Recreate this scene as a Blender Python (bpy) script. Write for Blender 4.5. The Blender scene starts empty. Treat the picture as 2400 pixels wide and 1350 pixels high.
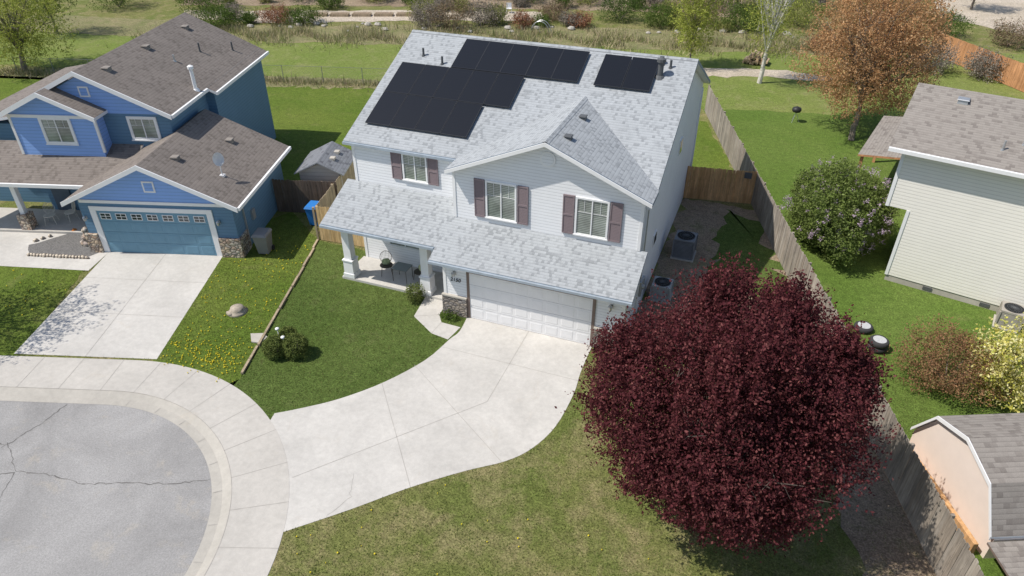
import bpy, bmesh, math, random
import numpy as np
from mathutils import Vector, Matrix
random.seed(7)
COL=bpy.context.scene.collection
# ------------------------------------------------------------------ nodes
class NT:
    def __init__(s,name):
        s.m=bpy.data.materials.new(name);s.m.use_nodes=True;s.t=s.m.node_tree;s.t.nodes.clear()
        s.out=s.n("ShaderNodeOutputMaterial");s.tc=s.n("ShaderNodeTexCoord")
    def n(s,k,**kw):
        o=s.t.nodes.new(k)
        for a,b in kw.items(): setattr(o,a,b)
        return o
    def l(s,a,b): s.t.links.new(a,b)
    def noise(s,scale,detail=4,rough=.55,co=None,dist=0):
        o=s.n("ShaderNodeTexNoise");o.inputs["Scale"].default_value=scale;o.inputs["Detail"].default_value=detail;o.inputs["Roughness"].default_value=rough;o.inputs["Distortion"].default_value=dist
        s.l(co if co else s.tc.outputs["Object"],o.inputs["Vector"]);return o.outputs["Fac"]
    def ramp(s,fac,stops,interp='LINEAR'):
        o=s.n("ShaderNodeValToRGB");cr=o.color_ramp;cr.interpolation=interp
        while len(cr.elements)<len(stops): cr.elements.new(.5)
        for e,(p,c) in zip(cr.elements,stops):
            e.position=p
            if not hasattr(c,'__len__'): c=(c,c,c)
            e.color=(*c[:3],1)
        s.l(fac,o.inputs[0]);return o.outputs[0]
    def mix(s,fac,a,b,mode='MIX'):
        o=s.n("ShaderNodeMix",data_type='RGBA',blend_type=mode)
        for sock,v in ((o.inputs[0],fac),(o.inputs[6],a),(o.inputs[7],b)):
            if isinstance(v,(int,float)): sock.default_value=v if sock==o.inputs[0] else (v,v,v,1)
            elif isinstance(v,tuple): sock.default_value=(*v[:3],1)
            else: s.l(v,sock)
        return o.outputs[2]
    def math(s,op,a,b=0.,c=0.):
        o=s.n("ShaderNodeMath",operation=op)
        for i,v in enumerate((a,b,c)):
            if isinstance(v,(int,float)): o.inputs[i].default_value=v
            else: s.l(v,o.inputs[i])
        return o.outputs[0]
    def bump(s,h,strength=.4,dist=.02):
        o=s.n("ShaderNodeBump");o.inputs["Strength"].default_value=strength;o.inputs["Distance"].default_value=dist
        s.l(h,o.inputs["Height"]);return o.outputs[0]
    def pbr(s,col,rough=.8,metal=0,bump=None,spec=.3,coat=0):
        p=s.n("ShaderNodeBsdfPrincipled")
        if isinstance(col,tuple): p.inputs["Base Color"].default_value=(*col[:3],1)
        else: s.l(col,p.inputs["Base Color"])
        if isinstance(rough,(int,float)): p.inputs["Roughness"].default_value=rough
        else: s.l(rough,p.inputs["Roughness"])
        p.inputs["Metallic"].default_value=metal;p.inputs["Specular IOR Level"].default_value=spec
        p.inputs["Coat Weight"].default_value=coat
        if bump: s.l(bump,p.inputs["Normal"])
        s.l(p.outputs[0],s.out.inputs[0]);return s.m
def sc(c,k): return tuple(x*k for x in c)
def plain(name,c,rough=.7,var=.12,scale=3,metal=0,spec=.3,coat=0):
    t=NT(name);f=t.noise(scale,6,.6)
    return t.pbr(t.ramp(f,[(.3,sc(c,1-var)),(.7,sc(c,1+var))]),rough,metal,None,spec,coat)
def lawn(name,a,b,dry,dryamt=.5,big=.22):
    t=NT(name)
    c=t.mix(t.ramp(t.noise(big,5,.6,dist=.6),[(.38,0.),(.62,1.)]),a,b)
    d=t.ramp(t.noise(.9,7,.7,dist=.4),[(.62-.22*dryamt,0.),(.80-.15*dryamt,1.)])
    c=t.mix(t.math('MULTIPLY',d,.35+.5*dryamt),c,dry)
    g=t.noise(16,8,.75);c=t.mix(1.,c,t.ramp(g,[(.3,.5),(.5,.95),(.72,1.65)]),'MULTIPLY')
    g2=t.noise(4,5,.7);c=t.mix(1.,c,t.ramp(g2,[(.3,.72),(.7,1.27)]),'MULTIPLY')
    return t.pbr(c,.95,0,t.bump(t.noise(22,8,.8),.8,.05),.1)
def concrete(name,c,stain=.15):
    t=NT(name)
    f=t.ramp(t.noise(.5,6,.65,dist=.5),[(.3,1-stain),(.7,1+stain*.6)])
    col=t.mix(1.,c,f,'MULTIPLY')
    col=t.mix(1.,col,t.ramp(t.noise(5,8,.7),[(.3,.9),(.7,1.07)]),'MULTIPLY')
    s=t.ramp(t.noise(1.1,8,.75,dist=1.2),[(.58,0.),(.80,1.)])
    col=t.mix(t.math('MULTIPLY',s,.35),col,(.42,.35,.26))
    col=t.mix(1.,col,t.ramp(t.noise(60,3,.8),[(.3,.92),(.7,1.06)]),'MULTIPLY')
    return t.pbr(col,.9,0,t.bump(t.noise(50,4,.7),.25,.01),.2)
def asphalt(name,c):
    t=NT(name)
    col=t.mix(1.,c,t.ramp(t.noise(.35,6,.65,dist=.8),[(.3,.80),(.7,1.14)]),'MULTIPLY')
    s=t.ramp(t.noise(1.1,7,.7,dist=.5),[(.56,0.),(.75,1.)])
    col=t.mix(t.math('MULTIPLY',s,.5),col,(.44,.39,.31))
    col=t.mix(1.,col,t.ramp(t.noise(22,7,.9),[(.3,.62),(.5,.98),(.7,1.36)]),'MULTIPLY')
    return t.pbr(col,.95,0,t.bump(t.noise(60,4,.8),.5,.01),.2)
def shingle(name,light,mid,dark,w=.115,h=.13,patch=.06,frac=(.55,.78,.95)):
    t=NT(name);b=t.n("ShaderNodeTexBrick");t.l(t.tc.outputs["UV"],b.inputs["Vector"])
    b.offset=.43;b.offset_frequency=2;b.squash=1.;b.squash_frequency=2
    for k,v in (("Scale",1.),("Mortar Size",.002),("Brick Width",w),("Row Height",h),("Bias",0.),("Mortar Smooth",.2)): b.inputs[k].default_value=v
    b.inputs["Color1"].default_value=(0,0,0,1);b.inputs["Color2"].default_value=(1,1,1,1);b.inputs["Mortar"].default_value=(.5,.5,.5,1)
    col=t.ramp(b.outputs["Color"],[(0,light),(frac[0],sc(light,.96)),(frac[1],mid),(frac[2],dark)])
    sep=t.n("ShaderNodeSeparateXYZ");t.l(t.tc.outputs["UV"],sep.inputs[0])
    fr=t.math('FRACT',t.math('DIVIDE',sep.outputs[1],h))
    col=t.mix(1.,col,t.ramp(fr,[(0,.66),(.18,.96),(.9,1.05),(1,1.02)]),'MULTIPLY')  # dark edge of each course: shingle overlap shadow line painted into the colour
    col=t.mix(1.,col,t.ramp(t.noise(.6,6,.7),[(.3,1-patch),(.7,1+patch)]),'MULTIPLY')
    col=t.mix(1.,col,t.ramp(t.noise(40,4,.8),[(.3,.84),(.7,1.16)]),'MULTIPLY')
    hgt=t.math('ADD',t.math('MULTIPLY',b.outputs["Color"],.5),t.math('SUBTRACT',1,fr))
    return t.pbr(col,.93,0,t.bump(hgt,.25,.01),.15)
def siding(name,c,lap=.125,dirt=.08,line=.6):
    t=NT(name);sep=t.n("ShaderNodeSeparateXYZ");t.l(t.tc.outputs["UV"],sep.inputs[0])
    fr=t.math('FRACT',t.math('DIVIDE',sep.outputs[1],lap))
    k=t.ramp(fr,[(0,line),(.13,.93),(.3,1.),(1,1.03)])
    col=t.mix(1.,c,k,'MULTIPLY')
    col=t.mix(1.,col,t.ramp(t.noise(.8,6,.7),[(.3,1-dirt),(.7,1+dirt*.5)]),'MULTIPLY')
    return t.pbr(col,.6,0,t.bump(t.math('SUBTRACT',1,fr),.5,.015),.3)
def blinds(name,a,b,period=.07):
    t=NT(name);sep=t.n("ShaderNodeSeparateXYZ");t.l(t.tc.outputs["UV"],sep.inputs[0])
    fr=t.math('FRACT',t.math('DIVIDE',sep.outputs[1],period))
    col=t.ramp(fr,[(0,b),(.25,b),(.45,a),(1,a)])
    col=t.mix(1.,col,t.ramp(t.noise(1.3,3),[(.3,.5),(.7,1.2)]),'MULTIPLY')
    return t.pbr(col,.12,0,None,.6,.6)
def boards(name,cols,rough=.9):
    t=NT(name);g=t.n("ShaderNodeNewGeometry")
    c=t.ramp(g.outputs["Random Per Island"],[(i/(len(cols)-1),q) for i,q in enumerate(cols)])
    mp=t.n("ShaderNodeMapping");mp.inputs["Scale"].default_value=(14,14,1.2);t.l(t.tc.outputs["Object"],mp.inputs[0])
    c=t.mix(1.,c,t.ramp(t.noise(1,8,.7,mp.outputs[0]),[(.3,.6),(.7,1.3)]),'MULTIPLY')
    c=t.mix(1.,c,t.ramp(t.noise(.7,4,.7),[(.3,.75),(.7,1.2)]),'MULTIPLY')
    return t.pbr(c,rough,0,None,.2)
def leafmat(name,cols,trans=.3,clump=.8):
    t=NT(name);g=t.n("ShaderNodeNewGeometry")
    c=t.ramp(g.outputs["Random Per Island"],[(i/(len(cols)-1),q) for i,q in enumerate(cols)])
    c=t.mix(1.,c,t.ramp(t.noise(clump,4,.7),[(.3,.6),(.7,1.35)]),'MULTIPLY')
    d=t.n("ShaderNodeBsdfDiffuse");tr=t.n("ShaderNodeBsdfTranslucent");mx=t.n("ShaderNodeMixShader");mx.inputs[0].default_value=trans
    t.l(c,d.inputs[0]);t.l(c,tr.inputs[0]);t.l(d.outputs[0],mx.inputs[1]);t.l(tr.outputs[0],mx.inputs[2]);t.l(mx.outputs[0],t.out.inputs[0]);return t.m
def stone(name,cols,scale=5,joint=.1):
    t=NT(name);v=t.n("ShaderNodeTexVoronoi");v.inputs["Scale"].default_value=scale
    mp=t.n("ShaderNodeMapping");mp.inputs["Scale"].default_value=(1,1,1.5);t.l(t.tc.outputs["Object"],mp.inputs[0]);t.l(mp.outputs[0],v.inputs["Vector"])
    e=t.n("ShaderNodeTexVoronoi",feature='DISTANCE_TO_EDGE');e.inputs["Scale"].default_value=scale;t.l(mp.outputs[0],e.inputs["Vector"])
    sep=t.n("ShaderNodeSeparateColor");t.l(v.outputs["Color"],sep.inputs[0])
    c=t.ramp(sep.outputs[0],[(i/(len(cols)-1),q) for i,q in enumerate(cols)])
    k=t.ramp(e.outputs["Distance"],[(0,.25),(joint,1.)])
    c=t.mix(1.,c,k,'MULTIPLY');c=t.mix(1.,c,t.ramp(t.noise(30,4),[(.3,.8),(.7,1.2)]),'MULTIPLY')
    return t.pbr(c,.85,0,t.bump(e.outputs["Distance"],.6,.08),.2)
# ------------------------------------------------------------------ geometry
def assign_uv(me):
    n=len(me.loops)
    if not n: return
    uv=me.uv_layers.new(name="UVMap")
    for p in me.polygons:
        N=p.normal
        if abs(N.z)>.999: U=Vector((1,0,0));V=Vector((0,1,0))
        else:
            U=Vector((0,0,1)).cross(N).normalized();V=N.cross(U)
            if V.z<0: V=-V
        for li in p.loop_indices:
            co=me.vertices[me.loops[li].vertex_index].co
            uv.data[li].uv=(co.dot(U)+50,co.dot(V)+50)
class G:
    def __init__(s): s.v=[];s.f=[];s.m=[]
    def add(s,vs,fs,m=0):
        o=len(s.v);s.v+=[tuple(q) for q in vs];s.f+=[tuple(i+o for i in f) for f in fs];s.m+=[m]*len(fs) if isinstance(m,int) else list(m)
        return s
    def box(s,x0,x1,y0,y1,z0,z1,m=0):
        return s.add([(x0,y0,z0),(x1,y0,z0),(x1,y1,z0),(x0,y1,z0),(x0,y0,z1),(x1,y0,z1),(x1,y1,z1),(x0,y1,z1)],[(0,3,2,1),(4,5,6,7),(0,1,5,4),(1,2,6,5),(2,3,7,6),(3,0,4,7)],m)
    def tbox(s,cx,cy,z0,z1,a0,b0,a1,b1,m=0):
        return s.add([(cx-a0,cy-b0,z0),(cx+a0,cy-b0,z0),(cx+a0,cy+b0,z0),(cx-a0,cy+b0,z0),(cx-a1,cy-b1,z1),(cx+a1,cy-b1,z1),(cx+a1,cy+b1,z1),(cx-a1,cy+b1,z1)],[(0,3,2,1),(4,5,6,7),(0,1,5,4),(1,2,6,5),(2,3,7,6),(3,0,4,7)],m)
    def ext(s,poly,vec,m=0,ms=None,mb=None):
        n=len(poly);ms=m if ms is None else ms;mb=m if mb is None else mb
        P=[Vector(p) for p in poly];Q=[p+Vector(vec) for p in P]
        return s.add(P+Q,[tuple(range(n)),tuple(range(2*n-1,n-1,-1))]+[(i,i+n,(i+1)%n+n,(i+1)%n) for i in range(n)],[m,mb]+[ms]*n)
    def cyl(s,p0,p1,r0,r1=None,n=8,m=0,cap=True):
        r1=r0 if r1 is None else r1;p0=Vector(p0);p1=Vector(p1);d=(p1-p0)
        if d.length<1e-6: return s
        d.normalize();a=d.orthogonal().normalized();b=d.cross(a);vs=[]
        for c,r in ((p0,r0),(p1,r1)):
            for i in range(n):
                t=2*math.pi*i/n;vs.append(c+(a*math.cos(t)+b*math.sin(t))*r)
        fs=[(i,(i+1)%n,(i+1)%n+n,i+n) for i in range(n)]
        if cap: fs+=[tuple(range(n-1,-1,-1)),tuple(range(n,2*n))]
        return s.add(vs,fs,m)
    def path(s,pts,r,n=6,m=0):
        for a,b in zip(pts[:-1],pts[1:]): s.cyl(a,b,r,r,n,m)
        return s
    def lathe(s,c,prof,n=20,m=0):
        vs=[];k=len(prof)
        for (r,z) in prof:
            for i in range(n):
                t=2*math.pi*i/n;vs.append((c[0]+r*math.cos(t),c[1]+r*math.sin(t),c[2]+z))
        fs=[(j*n+i,j*n+(i+1)%n,(j+1)*n+(i+1)%n,(j+1)*n+i) for j in range(k-1) for i in range(n)]
        fs+=[tuple(range(n-1,-1,-1)),tuple(range((k-1)*n,k*n))]
        return s.add(vs,fs,m)
    def sph(s,c,r,n=12,m=0,jit=0):
        if not hasattr(r,'__len__'): r=(r,r,r)
        vs=[];k=n//2+1
        for j in range(k):
            ph=math.pi*(j+.02)/(k-1+.04)
            for i in range(n):
                t=2*math.pi*i/n;q=1+random.uniform(-jit,jit)
                vs.append((c[0]+r[0]*q*math.sin(ph)*math.cos(t),c[1]+r[1]*q*math.sin(ph)*math.sin(t),c[2]+r[2]*q*math.cos(ph)))
        fs=[(j*n+i,(j+1)*n+i,(j+1)*n+(i+1)%n,j*n+(i+1)%n) for j in range(k-1) for i in range(n)]
        fs+=[tuple(range(n)),tuple(range(k*n-1,(k-1)*n-1,-1))]
        return s.add(vs,fs,m)
    def obj(s,name,mats,parent=None,smooth=False,off=(0,0,0),recalc=True,**props):
        me=bpy.data.meshes.new(name)
        me.from_pydata([(a-off[0],b-off[1],c-off[2]) for a,b,c in s.v],[],s.f)
        if not isinstance(mats,(list,tuple)): mats=[mats]
        for q in mats: me.materials.append(q)
        me.polygons.foreach_set("material_index",s.m)
        if smooth: me.polygons.foreach_set("use_smooth",[True]*len(s.f))
        if recalc:
            bm=bmesh.new();bm.from_mesh(me);bmesh.ops.recalc_face_normals(bm,faces=bm.faces);bm.to_mesh(me);bm.free()
        me.update();assign_uv(me)
        o=bpy.data.objects.new(name,me);COL.objects.link(o)
        if parent: o.parent=parent
        elif off!=(0,0,0): o.location=off
        for k,v in props.items(): o[k]=v
        return o
def thing(name,label,cat,loc=(0,0,0),rot=0,group=None):
    e=bpy.data.objects.new(name,None);e.empty_display_size=.2;COL.objects.link(e);e.location=loc;e.rotation_euler=(0,0,rot)
    e["label"]=label;e["category"]=cat
    if group: e["group"]=group
    return e
def fastmesh(name,V,F4,mat,parent=None,**props):
    me=bpy.data.meshes.new(name);k=F4.shape[1];m=len(F4)
    me.vertices.add(len(V));me.vertices.foreach_set("co",V.astype(np.float32).ravel())
    me.loops.add(m*k);me.loops.foreach_set("vertex_index",F4.astype(np.int32).ravel())
    me.polygons.add(m);me.polygons.foreach_set("loop_start",np.arange(0,m*k,k,dtype=np.int32))
    try: me.polygons.foreach_set("loop_total",np.full(m,k,dtype=np.int32))
    except Exception: pass
    me.update(calc_edges=True);me.validate();me.materials.append(mat)
    o=bpy.data.objects.new(name,me);COL.objects.link(o)
    if parent: o.parent=parent
    for a,b in props.items(): o[a]=b
    return o
R=np.random.default_rng(11)
def unit(a): return a/np.linalg.norm(a,axis=1,keepdims=True)
def leaves(pts,size,var=.4):
    n=len(pts);a=unit(R.normal(size=(n,3)));b=unit(np.cross(a,R.normal(size=(n,3))))
    s=(size*(1+var*R.uniform(-1,1,size=(n,1))))
    V=np.stack([pts+a*s,pts+b*s*.6,pts-a*s,pts-b*s*.6],1).reshape(-1,3)
    return V,np.arange(4*n).reshape(-1,4)
def crown_pts(c,rad,ntw,per,tl,up=.5,shell=.35,lump=.2,jit=.06,zmin=-9,taper=0.):
    c=np.array(c);rad=np.array(rad);d=unit(R.normal(size=(ntw,3)))
    f=np.zeros(ntw)
    for k in range(6): f+=np.cos((d@unit(R.normal(size=(1,3)))[0])*R.uniform(3,9)+R.uniform(0,6))
    r=(shell+(1-shell)*R.uniform(size=ntw)**.55)*(1+lump*np.clip(f,-2.5,2.5)/3)
    o=d*rad*r[:,None];o[:,:2]*=(1-taper*np.abs(d[:,2:3]))
    base=c+o;td=unit(d*.8+np.array([0,0,up])+.45*R.normal(size=(ntw,3)))
    L=tl*R.uniform(.5,1.5,size=(ntw,1));t=R.uniform(-.5,.5,size=(ntw,per))*L
    p=base[:,None,:]+td[:,None,:]*t[:,:,None]+jit*R.normal(size=(ntw,per,3));p=p.reshape(-1,3)
    return p[p[:,2]>zmin]
def branches(g,base,c,rad,nl,r0,fork=.35,sub=4):
    base=Vector(base);c=Vector(c);f=base.lerp(c,fork);rnd=random.uniform
    g.cyl(base,base.lerp(f,.5)+Vector((rnd(-.1,.1)*r0*5,rnd(-.1,.1)*r0*5,0)),r0*1.15,r0*.95,8)
    g.cyl(base.lerp(f,.45),f,r0*.95,r0*.8,8);g.cyl(f,c+Vector((0,0,rad[2]*.6)),r0*.7,r0*.1,6)
    for i in range(nl):
        t=2*math.pi*(i+rnd(-.3,.3))/nl;el=rnd(-.1,1.1);q=rnd(.6,.92)
        e=c+Vector((math.cos(t)*math.cos(el)*rad[0]*q,math.sin(t)*math.cos(el)*rad[1]*q,math.sin(el)*rad[2]*q))
        s=f.lerp(c,rnd(0,.5));m=s.lerp(e,.5)+Vector((rnd(-1,1),rnd(-1,1),rnd(0,1)))*rad[0]*.1
        g.cyl(s,m,r0*.5,r0*.28,5);g.cyl(m,e,r0*.28,r0*.06,5)
        for k in range(sub):
            a=m.lerp(e,rnd(-.3,.8)) if k%2 else s.lerp(m,rnd(.3,1))
            b=a+Vector((rnd(-1,1)*rad[0],rnd(-1,1)*rad[1],rnd(-.1,1)*rad[2]))*.38
            g.cyl(a,b,r0*.16,r0*.03,4)
            for kk in range(3):
                a2=a.lerp(b,rnd(.3,.9));g.cyl(a2,a2+Vector((rnd(-1,1)*rad[0],rnd(-1,1)*rad[1],rnd(0,1)*rad[2]))*.18,r0*.07,r0*.02,3)
def tree(name,label,cat,base,c,rad,leaf,bark,r0,ntw,per,tl,size,nl=9,sub=4,group=None,fork=.35,extra=None,post=None,**kw):
    e=thing(name,label,cat,base,0,group);g=G();cb=(c[0]-base[0],c[1]-base[1],c[2]-base[2])
    branches(g,(0,0,0),cb,rad,nl,r0,fork,sub);g.obj("trunk",bark,e)
    P=crown_pts(cb,rad,ntw,per,tl,**kw)
    if extra is not None: P=np.concatenate([P]+extra)
    if post: P=post(P)
    V,F=leaves(P,size);fastmesh("crown",V,F,leaf,e)
    return e
def shrub(name,label,base,rad,leaf,bark,ntw,per,size,tl=.3,group=None,zc=None,cat="shrub",**kw):
    e=thing(name,label,cat,base,0,group);g=G();zc=rad[2]*.95 if zc is None else zc
    for i in range(9):
        t=i*.9;g.cyl((0,0,0),(math.cos(t)*rad[0]*.55,math.sin(t)*rad[1]*.55,zc*random.uniform(.8,1.6)),.03,.008,4)
    g.obj("stem",bark,e);V,F=leaves(crown_pts((0,0,zc),rad,ntw,per,tl,zmin=.02,**kw),size);fastmesh("foliage",V,F,leaf,e)
    return e
# ------------------------------------------------------------------ materials
m_ground=lawn("rough_lawn",(.130,.158,.042),(.172,.178,.060),(.30,.245,.135),.8)
m_front=lawn("thick_lawn",(.075,.115,.026),(.105,.145,.038),(.18,.175,.08),.28)
m_nblawn=lawn("neighbour_lawn",(.095,.145,.022),(.13,.17,.032),(.21,.20,.08),.3)
m_rlawn=lawn("side_lawn",(.10,.16,.030),(.125,.18,.040),(.18,.18,.07),.2)
m_field=lawn("field_grass",(.15,.20,.045),(.19,.22,.065),(.28,.26,.13),.5,.12)
m_dry=lawn("dry_grass",(.20,.19,.095),(.27,.235,.13),(.13,.17,.05),.7)
m_dirt=lawn("bare_soil",(.25,.19,.135),(.32,.25,.18),(.15,.17,.06),.55)
m_gravel=lawn("tan_gravel",(.44,.38,.30),(.52,.45,.37),(.34,.29,.21),.4)
m_conc=concrete("driveway_concrete",(.525,.505,.47))
m_conc2=concrete("sidewalk_concrete",(.485,.46,.42),.1)
m_gut=concrete("gutter_concrete",(.435,.41,.365),.12)
m_joint=plain("joint_dark",(.35,.33,.30),.95,.2)
m_groove=plain("door_groove",(.55,.55,.56),.7)
m_asph=asphalt("weathered_asphalt",(.315,.308,.30))
m_crack=plain("crack_fill",(.14,.135,.128),.9)
m_roof=shingle("grey_shingle",(.365,.385,.40),(.315,.332,.345),(.255,.27,.282))
m_broof=shingle("brown_shingle",(.215,.188,.168),(.19,.166,.148),(.155,.135,.12),.14,.14,.12)
m_rroof=shingle("tan_shingle",(.275,.25,.225),(.24,.216,.194),(.195,.174,.157),.18,.145)
m_sroof=shingle("shed_shingle",(.20,.21,.23),(.17,.18,.195),(.12,.125,.14),.2,.15)
m_side=siding("white_siding",(.79,.80,.815),.125,.05,.66)
m_trim=plain("white_trim",(.80,.80,.80),.5,.03)
m_fasc=plain("slate_fascia",(.22,.27,.32),.6)
m_fasc2=plain("blue_grey_gutter",(.33,.38,.43),.6)
m_shut=siding("mauve_shutter",(.215,.17,.18),.06,.05,.55)
m_shr=plain("shutter_rail",(.24,.19,.20),.6)
m_glass=blinds("window_blinds",(.36,.40,.36),(.09,.12,.10))
m_glassd=plain("dark_glass",(.03,.04,.05),.08,.3,1,0,.6,.7)
m_gdoor=plain("garage_white",(.79,.785,.785),.5,.03)
m_brown=plain("brown_trim",(.20,.15,.125),.7)
m_stone=stone("ledge_stone",[(.28,.24,.2),(.42,.36,.30),(.20,.18,.17),(.35,.32,.3)],5.5)
m_cob=stone("cobble_stone",[(.55,.42,.30),(.62,.55,.45),(.35,.30,.27),(.5,.35,.25)],5,.16)
m_blk=plain("black_metal",(.03,.03,.032),.5)
m_met=plain("galvanised",(.45,.46,.47),.4,.1,3,.6)
m_wire=plain("dull_wire",(.22,.22,.21),.7)
m_vent=plain("dark_vent",(.10,.105,.11),.6)
def panelmat():
    t=NT("solar_cells");sep=t.n("ShaderNodeSeparateXYZ");t.l(t.tc.outputs["Object"],sep.inputs[0])
    fx=t.math('FRACT',t.math('DIVIDE',sep.outputs[0],.0915));fy=t.math('FRACT',t.math('DIVIDE',sep.outputs[1],.183))
    a=t.ramp(fx,[(0,1.),(.06,0.),(.94,0.),(1,1.)]);b=t.ramp(fy,[(0,1.),(.03,0.),(.97,0.),(1,1.)])
    k=t.math('MAXIMUM',a,b);return t.pbr(t.mix(k,(.010,.011,.014),(.018,.019,.023)),.28,0,None,.35,.05)
m_pv=panelmat();m_pvf=plain("panel_frame",(.045,.047,.053),.4,.05,3,.2)
m_blu=siding("blue_siding",(.115,.22,.335),.16,.06)
m_blul=siding("pale_blue_siding",(.25,.42,.80),.16,.06)
m_bludoor=plain("blue_garage_paint",(.15,.29,.39),.5,.05)
m_blugr=plain("blue_door_groove",(.09,.18,.25),.6)
m_cream=siding("cream_siding",(.81,.78,.715),.14,.04,.7)
m_found=concrete("foundation",(.46,.43,.38))
m_fold=boards("weathered_boards",[(.24,.21,.18),(.35,.31,.265),(.29,.245,.20),(.42,.375,.32)])
m_fgate=boards("brown_boards",[(.56,.31,.14),(.66,.39,.19),(.48,.27,.12)])
m_fnew=boards("new_pine_boards",[(.58,.40,.20),(.66,.47,.25),(.52,.35,.17)])
m_fdark=boards("dark_boards",[(.095,.075,.06),(.15,.115,.09),(.115,.085,.065)])
m_ftan=boards("tan_boards",[(.36,.29,.20),(.44,.35,.24),(.31,.25,.18)])
m_forg=boards("cedar_boards",[(.48,.24,.11),(.58,.30,.15),(.42,.21,.10)])
m_bark=plain("grey_bark",(.20,.17,.14),.95,.35,6)
m_barkd=plain("dark_bark",(.10,.08,.07),.95,.35,6)
m_birch=plain("pale_bark",(.58,.55,.50),.9,.2,6)
lf_purple=leafmat("purple_leaves",[(.065,.019,.024),(.14,.040,.045),(.09,.025,.031),(.25,.095,.09)],.35,1.3)
lf_box=leafmat("boxwood_leaves",[(.10,.14,.035),(.17,.21,.06),(.22,.25,.09)],.3,3)
lf_green=leafmat("green_leaves",[(.07,.12,.025),(.12,.18,.04),(.09,.14,.03),(.17,.22,.07)],.3)
lf_lilac=leafmat("lilac_leaves",[(.12,.17,.04),(.18,.24,.06),(.23,.28,.10),(.14,.19,.05)],.35,1.2)
lf_flow=leafmat("lilac_flowers",[(.50,.38,.48),(.60,.49,.58),(.38,.27,.36)],.3,1.2)
lf_orange=leafmat("rust_buds",[(.42,.23,.11),(.58,.35,.18),(.48,.28,.14),(.62,.44,.26)],.4)
lf_yg=leafmat("yellow_green_leaves",[(.24,.26,.07),(.33,.34,.12),(.19,.22,.06),(.40,.40,.16)],.35)
lf_yg2=leafmat("fresh_spring_leaves",[(.34,.38,.07),(.46,.48,.12),(.28,.33,.06),(.52,.52,.18)],.4)
lf_brown=leafmat("brown_twigs",[(.26,.18,.12),(.34,.25,.17),(.21,.15,.10),(.22,.22,.10)],.25)
lf_rust=leafmat("rust_leaves",[(.30,.16,.09),(.38,.22,.12),(.24,.13,.07),(.20,.20,.08)],.25)
lf_grey=leafmat("grey_twigs",[(.25,.22,.18),(.34,.30,.25),(.20,.17,.14)],.2)
lf_red=leafmat("red_brown_twigs",[(.30,.14,.09),(.37,.20,.12),(.24,.12,.07)],.2)
lf_yel=leafmat("yellow_blossom",[(.70,.63,.18),(.80,.76,.44),(.60,.55,.11),(.36,.40,.09)],.3)
lf_dark=leafmat("dark_shrub_leaves",[(.07,.11,.03),(.10,.15,.04),(.15,.20,.06)],.25)
lf_reed=leafmat("reed_blades",[(.42,.35,.22),(.50,.42,.28),(.24,.26,.10),(.20,.25,.08)],.2,.5)
# ------------------------------------------------------------------ ground & street
CC=np.array([-8.0,-14.3]);DR=np.array([-.951,-.309])
xs=np.concatenate([[-420,-250,-150,-100,-75,-60,-50],np.arange(-44,2.01,.45),[4,8,14,20,30,45,70,110,200,420]])
ys=np.concatenate([[-420,-250,-120,-70,-50,-40],np.arange(-33,-4,.45),[0,5,12,20,30,45,60,80,120,200,420]])
V=np.array([(x,y,0.) for y in ys for x in xs]);d=V[:,:2]-CC;s_=d@DR
dist=np.where(s_>0,np.abs(d[:,0]*DR[1]-d[:,1]*DR[0]),np.linalg.norm(d,axis=1));V[dist<6.95,2]=-.17
nx=len(xs);F=np.array([(j*nx+i,j*nx+i+1,(j+1)*nx+i+1,(j+1)*nx+i) for j in range(len(ys)-1) for i in range(nx-1)])
fastmesh("ground",V,F,m_ground,kind="structure")
def sheet(name,poly,z,mat,jit=0,step=.4):
    pts=[]
    n=len(poly)
    for i in range(n):
        a=Vector((*poly[i],0));b=Vector((*poly[(i+1)%n],0));k=max(1,int((b-a).length/step)) if jit else 1
        for j in range(k):
            q=a.lerp(b,j/k)
            if jit: q+=Vector((random.gauss(0,jit),random.gauss(0,jit),0))
            pts.append((q.x,q.y,z))
    me=bpy.data.meshes.new(name);me.from_pydata(pts,[],[tuple(range(len(pts)))])
    bm=bmesh.new();bm.from_mesh(me);bmesh.ops.triangulate(bm,faces=bm.faces)
    for f in bm.faces:
        if f.normal.z<0: f.normal_flip()
    bm.to_mesh(me);bm.free();me.materials.append(mat)
    o=bpy.data.objects.new(name,me);COL.objects.link(o);o["kind"]="structure";return o
def curve(Rr):
    P=[]
    for t in np.arange(60,0,-1.5): P.append((CC+DR*t+Rr*np.array([math.cos(math.radians(-72)),math.sin(math.radians(-72))])))
    for th in np.arange(-72,108.1,3): P.append(CC+Rr*np.array([math.cos(math.radians(th)),math.sin(math.radians(th))]))
    for t in np.arange(1.5,60,1.5): P.append((CC+DR*t+Rr*np.array([math.cos(math.radians(108)),math.sin(math.radians(108))])))
    return P
def strip(g,R0,z0,R1,z1,m=0):
    A,B=curve(R0),curve(R1);n=len(A)
    g.add([(p[0],p[1],z0) for p in A]+[(p[0],p[1],z1) for p in B],[(i,i+1,i+1+n,i+n) for i in range(n-1)],m)
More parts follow.
